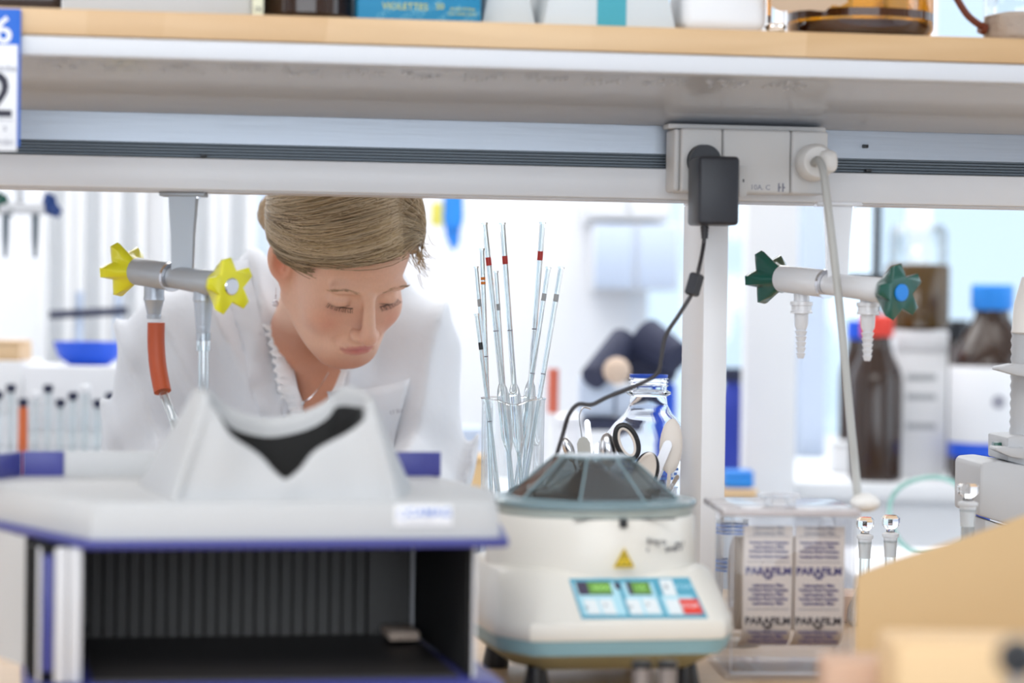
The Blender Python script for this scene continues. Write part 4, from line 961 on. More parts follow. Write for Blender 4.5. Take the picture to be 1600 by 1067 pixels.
x_a, x_b = PB(1265, 20, yS).x, PB(1491, 20, yS).x; r_ = (x_b-x_a)/2
t = thing('amber_bottle', 'large amber glass bottle with dark contents on the right of the shelf', 'bottle', mtx=MB_ @ Matrix.Translation(((x_a+x_b)/2, yS+r_, WT)))
pr = [(r_*.80, 0), (r_*.93, .003), (r_, .012), (r_, .17), (r_*.7, .21), (r_*.3, .24), (r_*.3, .26)]
M['amberwall'] = thin('amber_glass_wall', (.80, .48, .06), .3)
B().lathe(pr, 56).build('bottle_body', M['amberwall'], t)
B().lathe([(r_*.78, .003), (r_*.90, .006), (r_*.965, .013), (r_*.965, .0165)], 48).build('contents', M['amberliq'], t)
B().lathe([(r_*.36, .248), (r_*.36, .28)], 32).build('screw_cap', M['black'], t)
B().lathe([(r_*1.002, .019), (r_*1.002, .027)], 48, cap=False).build('dark_label', M['amberliq'], t)
t, x_ = onsh('kraft_tag', 'torn brown kraft paper tag hanging on the amber bottle', 'tag', 1205, yS-.004)
w_ = PB(1325, 10, yS-.004).x-x_
zk = PB(1260, 17, yS-.004).z-WT
pg = [(0, .06), (0, zk+.003)]+[(w_*i/10, zk+random.uniform(-.0015, .002)+(.006 if i > 7 else 0)) for i in range(1, 10)]+[(w_, zk+.01), (w_*.9, .06)]
B().prism(pg, 0, .0006, XZ).build('tag_paper', mat('kraft_paper', (.55, .40, .28), .8), t)
x_a = PB(1558, 20, yS).x; r_ = .035
t = thing('powder_jar', 'clear jar with beige powder and a brown handle, right end of the shelf', 'jar', mtx=MB_ @ Matrix.Translation((x_a+r_, yS+r_, WT)))
B().lathe([(r_*.92, 0), (r_, .004), (r_, .09), (r_*.9, .1)], 40).build('jar_wall', M['gthin'], t)
B().lathe([(r_*.9, .002), (r_*.965, .005), (r_*.965, .026), (r_*.5, .030), (.001, .029)], 40).build('powder', M['beige'], t)
B().lathe([(r_*.95, .1005), (r_*.95, .115)], 40).build('lid', M['white'], t)
hx = [(-r_-.001, -.004, .014), (-r_-.010, -.006, .018), (-r_-.022, -.008, .027), (-r_-.035, -.01, .045)]
B().tube(spl(hx, 5), .0035, 10).tube([(-r_-.006, -.004, .014), (-r_-.0005, -.003, .0125)], .006, 12).build('brown_handle', mat('brown_rubber', (.14, .03, .012), .4), t)
# ================================================================== second bench and everything far behind
BK2 = thing('island_bench', 'white laboratory bench behind the woman, running across the room', 'bench', (0, 4.65, 0))
B().box(-2.6, .35, -.38, .38, .865, .90, .004).build('worktop', M['white'], BK2)
for x0 in (-2.58, -1.60, -.65): B().box(x0, x0+.96, -.33, .33, .08, .864, .004).build('cabinet_body', M['rail'], BK2)
B().box(-2.5, .36, -.28, .28, 0, .079).build('plinth', M['slot'], BK2)
BK3 = thing('window_bench', 'white bench in front of the bright window, carrying brown bottles', 'bench', (1.7, 5.45, 0))
B().box(-1.32, 1.5, -.40, .40, .865, .90, .004).build('worktop', M['white'], BK3)
for x0 in (-1.08, -.2, .66): B().box(x0, x0+.82, -.35, .35, .08, .864, .004).build('cabinet_body', M['rail'], BK3)
B().box(-1.05, 1.45, -.30, .30, 0, .079).build('plinth', M['slot'], BK3)
Z0 = .9
def base(px, Y): p_ = P(px, 500, Y); return (p_.x, p_.y, Z0)
def zat(py, Y, px=800): return P(px, py, Y).z
def bbox(nm, lab, cat, px0_, px1_, py0_, Y, dep, m_, trim=None, z0=Z0, lid=True):
    a_, b__ = P(px0_, py0_, Y), P(px1_, py0_, Y); t_ = thing(nm, lab, cat, ((a_.x+b__.x)/2, Y, z0)); w_ = (b__.x-a_.x)/2; h_ = a_.z-z0
    B().box(-w_, w_, 0, dep, 0, h_*.86, .004).build('box_body', m_, t_)
    B().box(-w_*1.02, w_*1.02, -.002, dep+.002, h_*.86+.0005, h_, .004).build('box_lid', trim or m_, t_)
    return t_
Y5 = 5.12
t = thing('red_capped_bottle', 'dark brown bottle with a red cap in front of the window', 'bottle', base(1371, Y5))
bottle('', '', .052, zat(492, Y5, 1371)-Z0, M['amberdark'], M['red'], t=t, nr=.52)
t = thing('blue_capped_bottle', 'large dark bottle with a bright blue cap and white label at the right', 'bottle', base(1550, Y5))
bottle('', '', .082, zat(444, Y5, 1550)-Z0, M['amberdark'], M['skyblue'], t=t, nr=.42)
H_ = zat(444, Y5, 1550)-Z0
B().lathe([(.0826, zat(700, Y5)-Z0), (.0832, zat(700, Y5)-Z0+.001), (.0832, zat(562, Y5)-Z0), (.0826, zat(561, Y5)-Z0)], 40, cap=False).build('paper_label', M['paper'], t)
B().lathe([(.0836, zat(702, Y5)-Z0), (.0836, zat(680, Y5)-Z0)], 40, cap=False).build('blue_stripe', M['blue'], t)
B().lathe([(.0002, 0), (.013, 0)], 20, Matrix.Translation((0, -.0838, zat(615, Y5)-Z0)) @ Matrix.Rotation(PI/2, 4, 'X'), cap=False).build('label_mark', M['inkgrey'], t)
t = bbox('tall_white_box', 'tall white box between the dark bottles, with a brown jug on top', 'box', 1400, 1482, 516, 5.2, .12, M['white'])
for z_ in (.1, .16, .2): B().box(-.03, .03, -.0012, -.0002, z_, z_+.012).build('grey_print', M['gr'], t)
zz = zat(516, 5.2, 1440)
t = thing('amber_jug', 'wide dark amber jar with clear upper part standing on the tall white box', 'jug', (P(1440, 500, 5.2).x, 5.26, zz+.0005))
B().lathe([(.058, 0), (.066, .006), (.066, .128), (.062, .134)], 40).build('jug_body', mat('olive_amber_glass', (.075, .038, .006), .12, coat=.2), t)
B().lathe([(.060, .1345), (.060, .20), (.050, .215)], 32).build('clear_upper_part', M['gtube'], t)
t = bbox('short_white_canister', 'short white canister behind the red-capped bottle', 'canister', 1300, 1345, 690, 5.3, .06, M['white'])
t = thing('retort_stand', 'black vertical rod stand before the window', 'stand', base(1368, 5.45))
B().box(-.07, .07, -.05, .05, 0, .012, .003).build('stand_base', M['black'], t); B().cyl((0, 0, .0125), (0, 0, 1.0), .009, n=12).build('rod', M['black'], t)
B().box(-.06, .03, -.008, .008, .40, .416, .003).build('clamp', M['black'], t)
t = thing('dark_bottle', 'dark bottle half hidden between the brown jug and blue-capped bottle', 'bottle', base(1494, 5.45))
bottle('', '', .045, zat(500, 5.45, 1494)-Z0, M['amberdark'], M['black'], t=t, nr=.5)
t = thing('dark_bottle', 'dark bottle behind the stand rod, left of the red cap', 'bottle', base(1338, 5.55))
bottle('', '', .035, zat(500, 5.55, 1338)-Z0, M['amberdark'], M['blue'], t=t, nr=.5)
t = thing('clear_bottle', 'pale glass bottle at the right frame edge behind the instrument', 'bottle', base(1605, 5.3))
bottle('', '', .05, .30, M['gbot'], M['skyblue'], t=t, nr=.4)
# tubing coil on the bench
t = thing('tubing_coil', 'loose coil of pale green tubing on the bench behind the flasks', 'tube', (P(1455, 800, 4.0).x, 4.0, .8405))
qc = P(1455, 806, 4.0)
B().tube([Vector((.065*math.cos(a_), .0+.02*math.sin(a_*3), qc.z-.8405+.062*math.sin(a_))) for a_ in [2*PI*i/40*1.0 for i in range(41)]], .004, 8).build('tubing_loop', mat('green_tubing', (.45, .75, .68), .2, trans=.4), t)
B().tube([Vector((0, 0, .0)), Vector((0, 0, .02)), Vector((0, .0, qc.z-.8405-.06))], .006, 8).build('tubing_end', bpy.data.materials['green_tubing'], t)
t = thing('side_table', 'pale trolley table holding the tubing coil behind the flasks', 'table', (P(1455, 800, 4.1).x+.15, 4.15, 0))
B().box(-.30, .6, -.26, .20, .815, .84, .004).build('tabletop', M['paper'], t)
for sx_ in (-.27, .56):
    for sy_ in (-.22, .16): B().cyl((sx_, sy_, 0), (sx_, sy_, .814), .014, n=12).build('leg', M['chrome'], t)
# column between windows and window reveal
a_, b_ = P(1166, 500, 4.95), P(1246, 500, 4.95)
o = struct('trim_1', B().box(a_.x, b_.x, 4.95, 5.04, 0, RH-.001, .003), M['white'])
a_, b_ = P(1252, 500, 5.9), P(1292, 500, 5.9)
o = struct('trim_2', B().box(a_.x, b_.x, 5.9, 6.0, 0, RH-.001, .003), M['bluehaze'])
# shelf with blue box seen just right of the post
x_ = P(1150, 768, 4.75)
t = thing('low_shelf', 'beech shelf board seen low behind the post', 'shelf', (x_.x-.02, 4.65, 0))
B().box(-.03, .05, 0, .25, .895, .912, .002).build('shelf_board', M['wood'], t); B().box(-.028, .045, .01, .24, 0, .894, .002).build('shelf_side', M['white'], t)
t = bbox('blue_tip_box', 'bright blue plastic box on the shelf just right of the post', 'box', 1132, 1178, 738, 4.68, .09, M['skyblue'], z0=.9125)
t = thing('blue_chemical_bottle', 'tall blue and black bottle just right of the post', 'bottle', (P(1146, 500, 5.3).x, 5.3, Z0))
bottle('', '', .035, zat(570, 5.3)-Z0, mat('deep_blue_plastic', (.01, .03, .30), .4), M['dark'], t=t, nr=.5)
t = thing('dark_red_bottle', 'dark red slim bottle between the post and the white column', 'bottle', (P(1164, 500, 5.5).x, 5.5, Z0))
bottle('', '', .02, zat(670, 5.5)-Z0, mat('dark_red_glass', (.12, .01, .02), .2), M['black'], t=t, nr=.5)
# dark instruments behind the lab bottle: a stereo microscope
Ym = 4.7
t = thing('dark_microscope', 'black and navy microscope standing behind the clear laboratory bottle', 'microscope', base(990, Ym))
k = Ym/F
def mm(px, py): p_ = P(px, py, Ym); return p_.x-t.location.x, p_.z-Z0
def mbx(nm, px0_, px1_, py0_, py1_, y0_, y1_, m_, bev=.01):
    xa_, za_ = mm(px0_, py1_); xb_, zb__ = mm(px1_, py0_); B().box(xa_, xb_, y0_, y1_, za_, zb__, bev).build(nm, m_, t)
xa_, za_ = mm(905, 700)
B().box(xa_, mm(1060, 0)[0], -.02, .2, 0, .03, .008).build('microscope_base', M['dark'], t)
mbx('column', 1032, 1062, 600, 760, .1, .16, M['blue'])
mbx('arm', 968, 1062, 545, 600, .04, .16, M['dark'], .02)
b = B(); a1_, a2_ = mm(978, 535), mm(925, 590); b.tube([(a2_[0], -.03, a2_[1]), (a1_[0], .05, a1_[1])], [.024, .03], 20)
a1_, a2_ = mm(1010, 530), mm(1058, 560); b.tube([(a2_[0], 0, a2_[1]), (a1_[0], .05, a1_[1])], [.03, .04], 20); b.build('eyepiece_tube', M['dark'], t)
a_ = mm(962, 578); B().sphere((a_[0], -.05, a_[1]), .025, 20).build('objective_turret', M['beige'], t)
mbx('stage', 912, 1000, 655, 672, -.02, .12, M['dark'], .004)
mbx('side_box', 905, 960, 590, 650, -.0, .1, M['bluehaze'], .006)
mbx('lamp_housing', 962, 1030, 610, 655, .0, .1, M['bluehaze'], .006)
# pale machine on the wall behind
def wallbox(nm, lab, px0_, px1_, py0_, py1_, Y, dep, m_, kids=()):
    a_, b__ = P(px0_, py1_, Y), P(px1_, py0_, Y); t_ = thing(nm, lab, 'cabinet', (a_.x, Y, a_.z)); w_, h_ = b__.x-a_.x, b__.z-a_.z
    B().box(0, w_, .012, dep, 0, h_, .004).build('cabinet_body', M['white'], t_)
    n_ = kids or 2
    for i_ in range(n_): 
        B().box(w_*i_/n_+.004, w_*(i_+1)/n_-.004, 0, .0118, .004, h_-.004, .003).build('door', m_, t_)
    return t_
YW = RY1-.36
wallbox('wall_cabinet', 'pale blue-grey wall cabinet high behind the black cable', 926, 1062, 350, 452, YW, .35, M['bluehaze'], 2)
wallbox('wall_cabinet', 'white wall cabinet touching the top, above the blue-grey one', 915, 1050, 230, 342, YW, .35, M['white'], 2)
# tall glazed cabinet left (vertical pale stripes)
YG = 5.7; a_, b_ = P(60, 300, YG), P(400, 300, YG)
t = thing('glazed_cabinet', 'tall white cabinet with pale glass doors far behind at the left', 'cabinet', (a_.x, YG, 0)); w_ = b_.x-a_.x
B().box(0, w_, .03, .4, 0, 2.2, .004).build('cabinet_body', M['bluehaze'], t)
n = 6
for i in range(n):
    x0_ = w_*i/n
    f_ = B(); f_.box(x0_+.002, x0_+.022, .0, .028, .02, 2.18, .002).box(x0_+w_/n-.022, x0_+w_/n-.002, .0, .028, .02, 2.18, .002).box(x0_+.0225, x0_+w_/n-.0225, .0, .028, 2.14, 2.18, .002).box(x0_+.0225, x0_+w_/n-.0225, .0, .028, .02, .10, .002).box(x0_+.0225, x0_+w_/n-.0225, .0, .028, 1.02, 1.06, .002)
    d_ = f_.build('door', M['white'], t); B().box(x0_+.0225, x0_+w_/n-.0225, .01, .014, .101, 2.139).build('glass_pane', M['frost'], d_)
# horizontal bar, blue tub, wooden box and white carton on the far left
Y4 = 4.6
t = thing('support_rail', 'dark horizontal rod on two legs behind the left shoulder', 'rail', (P(145, 500, 5.0).x, 5.0-.05, Z0))
zz = zat(488, 4.95, 145)-Z0
B().cyl((-.075, 0, zz-.006), (.075, 0, zz+.004), .008, n=12).build('rod', M['dark'], t)
for x_ in (-.02, .055): B().cyl((x_, .012, .006), (x_, .012, zz+.04), .008, n=12).build('leg', M['bluehaze'], t)
B().box(-.06, .09, -.03, .05, 0, .006).build('rail_base', M['dark'], t)
q = P(128, 572, 4.45); t = thing('white_carton_stack', 'white carton under the blue tub at the left', 'box', (q.x+.012, 4.42, Z0))
B().box(-.11, .10, 0, .2, 0, (q.z-Z0)*.5, .003).build('box_body', M['white'], t); B().box(-.108, .098, .002, .2, (q.z-Z0)*.5+.0005, q.z-Z0, .003).build('box_lid', M['paper'], t)
t = thing('blue_tub', 'bright blue plastic tub behind the left sleeve', 'tub', (q.x, 4.52, q.z+.0005))
B().loft([[Vector((s_*math.cos(2*PI*i/24), s_*.8*math.sin(2*PI*i/24), z_)) for i in range(24)] for s_, z_ in ((.035, 0), (.055, .015), (.062, .038), (.056, .037), (.05, .015), (.03, .005))]).build('tub_body', M['blue'], t)
B().tube([Vector((.060*math.cos(2*PI*i/24), .048*math.sin(2*PI*i/24), .038)) for i in range(25)], .003, 6).build('tub_rim', M['blue'], t)
q = P(25, 565, 4.5); t = thing('white_crate', 'low white crate at the far left', 'crate', (q.x-.10, 4.5, Z0))
B().box(-.11, .11, 0, .2, 0, (q.z-Z0)*.6, .003).build('crate_body', M['paper'], t); B().box(-.112, .112, -.002, .2, (q.z-Z0)*.6+.0005, q.z-Z0, .003).build('crate_lid', M['white'], t)
t = thing('wooden_box', 'small orange-tan wooden box on the white crate at far left', 'box', (q.x-.10, 4.53, q.z+.0005))
B().box(-.1, .1, 0, .12, 0, .028, .002).build('box_body', M['wood'], t); B().box(-.1, .1, 0, .12, .0285, .036, .002).build('box_lid', M['wood'], t)
t = thing('potted_plant', 'small green plant at the left frame edge', 'plant', (q.x-.115, 4.59, q.z+.0370))
B().lathe([(.02, 0), (.026, .03), (.022, .03), (.02, .025)], 20).build('pot', M['white'], t)
for k_ in range(9):
    a_ = k_*.7; v_ = Vector((math.cos(a_), math.sin(a_), 0))
    B().loft([[Vector((0, 0, .024)), Vector((.0005, 0, .024)), Vector((0, .0005, .024))], [v_*.015+Vector((-v_.y*.008, v_.x*.008, .05)), v_*.015+Vector((v_.y*.008, -v_.x*.008, .05)), v_*.017+Vector((0, 0, .049))], [v_*.035+Vector((0, 0, .052)), v_*.035+Vector((.0005, 0, .052)), v_*.035+Vector((0, .0005, .052))]]).build('leaf', mat('leaf_green', (.05, .25, .04), .5) if k_ == 0 else bpy.data.materials['leaf_green'], t)
# rack of stoppered tubes
Yr = 4.33
a_ = P(-10, 640, Yr); t = thing('tube_rack', 'clear rack of stoppered glass tubes behind the cabinet at the left', 'rack', (P(75, 640, Yr).x, Yr, Z0))
B().box(-.12, .12, -.02, .02, .0, .008, .001).build('rack_base', M['white'], t); B().box(-.12, .12, -.02, .02, .09, .094, .001).build('rack_plate', M['acrylic'], t)
for x_ in (-.118, .114): B().box(x_, x_+.004, -.02, .02, .0085, .0895).build('rack_side', M['acrylic'], t)
for i in range(11):
    x_ = -.105+.021*i; hh = .150+.012*((i*7) % 3)
    tt = thing('stoppered_tube', 'slim glass tube with dark stopper in the left rack', 'tube', (t.location.x+x_, Yr, Z0+.0085), 0, 'stoppered tubes in the left rack')
    if i in (3,):
        tt['label'] = 'orange-brown glass tube in the left rack, only coloured one'
        B().lathe([(.003, 0), (.009, .008), (.008, hh)], 14).build('tube_body', M['orange'], tt)
    else: B().lathe([(.003, 0), (.007, .006), (.007, hh)], 14).build('tube_body', M['gtube'], tt)
    B().lathe([(.0055, hh+.0003), (.0085, hh+.005), (.0085, hh+.013), (.006, hh+.015)], 14).build('stopper', M['dark'] if i % 4 else M['paper'], tt)
# far tap at the upper left
knobb = mat('navy_teal_plastic', (.01, .05, .22), .3)
RBs = RB
p_ = P(40, 325, 4.4)
t = thing('far_tap', 'blurred tap with dark blue-green star knobs at the upper left', 'tap', (p_.x, p_.y, p_.z))
for x_, m_ in ((-.048, M['green']), (.034, knobb)):
    X_ = Matrix.Translation((x_, 0, 0)) @ Matrix.Rotation(.5, 4, 'Z') @ Matrix.Rotation(1.1, 4, 'Y')
    B().loft(star(.026, .015, .018), X=X_).build('knob', m_, t, sharp=50)
B().cyl((-.044, 0, 0), (.034, .0, 0), .011, n=16).build('valve_body', M['valve'], t)
for x_ in (-.034, .017): B().tube([(x_, 0, -.011), (x_, 0, -.05), (x_, 0, -.085)], [.007, .006, .003], 12).build('hose_nozzle', M['slot'], t)
B().cyl((-.01, 0, .0112), (-.01, 0, .075), .008, n=12).build('bracket', M['valve'], t)
t2 = thing('far_shelf_rail', 'white rail of the shelf rack on the island bench, carrying the far tap', 'shelf', (0, 4.4, 0))
B().box(-2.2, -.58, -.03, .03, p_.z+.0755, p_.z+.14, .003).build('rail_beam', M['rail'], t2)
for x_ in (-2.15, -.625): B().box(x_, x_+.03, -.02, .02, .9, p_.z+.075, .002).build('post', M['rail'], t2)
# blue glove and yellow tag on the far wall, red-brown rod, small things
p_ = P(708, 345, 5.6)
t = thing('blue_glove', 'bright blue rubber glove hanging far behind, right of the hair', 'glove', (p_.x, p_.y, p_.z))
kk = 5.6/F
B().loft([[Vector((w_*kk*math.cos(2*PI*i/20), .012*math.sin(2*PI*i/20), z_*kk)) for i in range(20)] for w_, z_ in ((14, 60), (16, 30), (17, 5), (14, -10))]).build('cuff_and_palm', M['skyblue'], t)
for dx_, l_ in ((-10, 22), (-4, 34), (3, 38), (9, 30)): B().tube([(dx_*kk, 0, -9*kk), (dx_*.8*kk, 0, -(9+l_)*kk)], [.005, .004], 10).build('glove_finger', M['skyblue'], t)
B().cyl((0, 0, .07), (0, .0, .084), .004).build('hanging_clip', M['steel'], t)
t = thing('far_hook_rail', 'white hook rail high behind, carrying the blue glove and yellow tag', 'rail', (p_.x, p_.y, p_.z+.085))
B().box(-.25, .3, -.02, .02, 0, .03, .002).build('rail_beam', M['white'], t); B().box(-.25, -.22, -.015, .015, -p_.z-.085, -.001).build('post', M['white'], t)
p2 = P(683, 332, 5.6)
t = thing('yellow_tag', 'yellow tag hanging beside the blue glove', 'tag', (p2.x, p2.y, p2.z))
B().box(-.014, .014, -.003, .003, -.03, .022, .002).build('tag_card', mat('yellow_card', (.75, .68, .12), .5), t)
B().cyl((0, 0, .0225), (0, 0, p_.z+.0845-p2.z), .002, n=8).build('cord', M['white'], t)
t = thing('red_brown_tube', 'upright red-brown tube behind the pipette jar', 'tube', base(866, 4.7))
zt_ = zat(576, 4.7, 866)-Z0; zb2_ = zat(645, 4.7, 866)-Z0
B().cyl((0, 0, zb2_), (0, 0, zt_), .010, n=16).build('tube_body', mat('terracotta', (.55, .12, .07), .5), t)
B().lathe([(.02, 0), (.02, .004), (.006, .006), (.006, zb2_-.0005)], 20).build('tube_stand', M['paper'], t)
bbox('tan_carton', 'small tan carton behind the pipette jar', 'box', 722, 760, 712, 4.5, .08, M['kraft'])
bbox('lilac_box', 'pale lilac box low behind the right sleeve', 'box', 700, 752, 668, 4.75, .1, M['bluehaze'])
bbox('white_container', 'white container behind the pipette jar and cable', 'container', 868, 908, 650, 4.98, .1, M['paper'])
# ================================================================== the woman
YP = 3.15
HC = P(536, 403, YP)
ya, pb_, rc = R(210.0), R(-38.5), R(5)
Rz = Matrix.Rotation(ya, 3, 'Z'); Rx = Matrix.Rotation(pb_, 3, 'X'); Ry = Matrix.Rotation(rc, 3, 'Y')
HR = (Rz @ Rx @ Ry); HS = .975
HRn = np.array(HR); HCn = np.array(HC)
HM = Matrix.Translation(HC) @ HR.to_4x4() @ Matrix.Scale(HS, 4)
def toh(p): return (p-HCn) @ HRn / HS          # world -> head coordinates (metres, x her right, y forward, z up)
def H(x, y, z): return HM @ Vector((x, y, z))
def smin(a, b, k):
    h = np.clip(.5+.5*(b-a)/k, 0, 1); return b+(a-b)*h-k*h*(1-h)
def smax(a, b, k): return -smin(-a, -b, k)
def ell_(p, c, r):
    q = (p-np.array(c))/np.array(r); k0 = np.linalg.norm(q, axis=-1); k1 = np.linalg.norm(q/np.array(r), axis=-1)+1e-9; return k0*(k0-1)/k1
def cap_(p, a, b, ra, rb):
    a = np.array(a, float); b = np.array(b, float); pa = p-a; ba = b-a; h = np.clip((pa@ba)/(ba@ba), 0, 1); return np.linalg.norm(pa-h[..., None]*ba, axis=-1)-(ra+(rb-ra)*h)
def rotp(p, c, ax, ang):
    Mx = np.array(Matrix.Rotation(-ang, 3, ax)); return (p-np.array(c))@Mx.T
# body anchor points (world)
NB = np.array(P(482, 520, 3.36))        # base of the neck
CH = np.array(P(500, 660, 3.28))        # upper chest
SR = np.array(P(290, 548, 3.38)); SL = np.array(P(636, 552, 3.44)); CR = np.array(P(402, 452, 3.43)); CL = np.array(P(600, 470, 3.47))
ER = np.array((-.458, 3.30, 1.02)); EL = np.array((SL[0]+.018, 3.36, 1.02))
WR = np.array((-.27, 2.98, .965)); WL = np.array((-.16, 2.99, .965))
HIP = np.array((-.26, 3.66, .93))
def head_sdf(p):
    h = toh(p); hx = h.copy(); hx[..., 0] = np.abs(h[..., 0])
    d = ell_(h, (0, -.014, .038), (.074, .094, .082))
    d = smin(d, ell_(h, (0, .030, -.025), (.063, .058, .082)), .03)
    d = smin(d, ell_(h, (0, .030, .042), (.062, .056, .052)), .02)
    d = smin(d, ell_(h, (0, .046, -.078), (.039, .042, .034)), .03)
    d = smin(d, cap_(hx, (.058, .0, -.055), (.02, .07, -.095), .014, .014), .03)
    d = smin(d, ell_(h, (0, .078, -.098), (.017, .013, .013)), .016)
    d = smin(d, ell_(hx, (.039, .060, -.034), (.024, .022, .026)), .02)
    d = smin(d, ell_(hx, (.026, .082, .019), (.026, .009, .009)), .014)
    d = smin(d, ell_(h, (0, .080, -.066), (.030, .019, .025)), .015)
    d = smax(d, -ell_(hx, (.032, .098, -.002), (.0185, .0170, .0135)), .012)
    # nose
    d = smin(d, cap_(h, (0, .0915, .008), (0, .1125, -.031), .0068, .0090), .009)
    d = smin(d, ell_(h, (0, .1145, -.0365), (.0112, .0110, .0100)), .007)
    d = smin(d, ell_(hx, (.0118, .103, -.0405), (.0075, .010, .0075)), .005)
    d = smax(d, -ell_(hx, (.0065, .107, -.0480), (.0042, .006, .005)), .003)
    d = smin(d, ell_(h, (0, .0955, -.0535), (.006, .006, .010)), .008)
    # lips
    d = smin(d, ell_(hx, (.009, .0960, -.0635), (.0145, .0055, .0042)), .004)
    d = smin(d, ell_(h, (0, .0945, -.0725), (.0185, .0060, .0048)), .004)
    d = smax(d, -cap_(hx, (0, .1035, -.0680), (.0215, .0940, -.0722), .0011, .0009), .003)
    d = smax(d, -cap_(hx, (.019, .097, -.048), (.028, .087, -.060), .0010, .0010), .010)     # nose-lip fold
    # eyelids
    lid = ell_(hx, (.032, .0745, -.003), (.0152, .0135, .0125)); d = smin(d, lid, .004)
    d = smax(d, -cap_(hx, (.021, .0885, .0055), (.045, .080, .0035), .0008, .0008), .003)   # lid crease
    d = smax(d, -cap_(hx, (.020, .0885, -.0085), (.044, .080, -.0075), .0011, .0009), .002)  # lash slit
    # brow furrows
    wdw = np.exp(-(h[..., 0]/.026)**4)*(h[..., 1] > .05)
    for zz in (.029, .036, .044): d = d+.0009*wdw*np.exp(-((h[..., 2]-zz-.0012*np.sin(h[..., 0]*120+zz*400))/.0013)**2)
    # ear
    for sg in (1,):
        e = rotp(hx, (.0745, -.008, -.010), 'Z', R(38)); e2 = e@np.array(Matrix.Rotation(R(-12), 3, 'X')).T
        er = ell_(e2, (.004, -.004, .004), (.0075, .0185, .029)); er = smin(er, ell_(e2, (.001, .002, -.026), (.006, .009, .011)), .006)
        er = smax(er, -ell_(e2, (.0125, .0, .004), (.0085, .0115, .020)), .004)
        er = smin(er, cap_(e2, (.005, .008, .014), (.006, .002, -.006), .002, .0025), .003)
        d = smin(d, er, .009)
    return d
nk0 = np.array(H(0, -.030, -.045)); nk1 = NB
def skin_sdf(p):
    d = head_sdf(p)
    n_ = cap_(p, nk0, nk1, .046, .050); d = smin(d, n_, .02)
    d = smin(d, cap_(p, NB+np.array((.01, .02, -.02)), CH+np.array((0, .075, 0)), .050, .080), .035)
    hh = toh(p)
    return d
def nets(f, lo, hi, h, newton=2):
    ax = [np.arange(lo[i], hi[i]+h, h) for i in range(3)]; G = np.stack(np.meshgrid(*ax, indexing='ij'), -1); sh = G.shape[:3]
    V = np.empty(sh, np.float32)
    for i in range(0, sh[0], 8): V[i:i+8] = f(G[i:i+8])
    S = V < 0; cnt = np.zeros([s-1 for s in sh], np.int8); acc = np.zeros([s-1 for s in sh]+[3], np.float32)
    offs = [(a, b, c) for a in (0, 1) for b in (0, 1) for c in (0, 1)]
    def sub(A, o): return A[o[0]:sh[0]-1+o[0], o[1]:sh[1]-1+o[1], o[2]:sh[2]-1+o[2]]
    for o in offs:
        for k in range(3):
            if o[k] == 0:
                o2 = list(o); o2[k] = 1; a, b = sub(V, o), sub(V, o2); m = sub(S, o) != sub(S, o2)
                t = np.where(m, a/(a-b+1e-12), 0); v = np.stack([np.full(a.shape, x, np.float32) for x in o], -1); v[..., k] = t
                acc += v*m[..., None]; cnt += m
    act = cnt > 0; idx = -np.ones(cnt.shape, np.int64); idx[act] = np.arange(act.sum()); ii = np.argwhere(act)
    P_ = np.array(lo)+(ii+acc[act]/cnt[act][:, None])*h
    F_ = []
    for k in range(3):
        u, v = (k+1) % 3, (k+2) % 3
        sl = [slice(1, s-1) for s in sh]; sl[k] = slice(0, sh[k]-1); s2 = list(sl); s2[k] = slice(1, sh[k])
        A, B2 = S[tuple(sl)], S[tuple(s2)]; m = np.argwhere(A != B2)
        off = np.array([1, 1, 1]); off[k] = 0; c = m+off
        du = np.zeros(3, int); du[u] = 1; dv = np.zeros(3, int); dv[v] = 1
        g = lambda q: idx[q[:, 0], q[:, 1], q[:, 2]]
        q = np.stack([g(c-du-dv), g(c-dv), g(c), g(c-du)], 1); ins_ = A[tuple(m.T)]
        q[~ins_] = q[~ins_][:, ::-1]; F_.append(q)
    F_ = np.concatenate(F_); F_ = F_[(F_ >= 0).all(1)]
    for _ in range(newton):
        d = f(P_); e = 4e-4; g = np.stack([f(P_+np.eye(3)[k]*e)-d for k in range(3)], 1)/e
        P_ -= np.clip(d, -h, h)[:, None]*g/np.maximum((g*g).sum(1), .3)[:, None]
    return P_, F_
def mesh_np(name, V, Fc, m, parent, colr=None):
    me = bpy.data.meshes.new(name); me.from_pydata(V.tolist(), [], Fc.tolist()); me.polygons.foreach_set('use_smooth', [True]*len(Fc))
    if colr is not None:
        ca = me.color_attributes.new('tone', 'FLOAT_COLOR', 'POINT'); ca.data.foreach_set('color', np.concatenate([colr, np.ones((len(V), 1))], 1).astype(np.float32).ravel())
    me.update(); return link_mesh(name, me, m, parent)
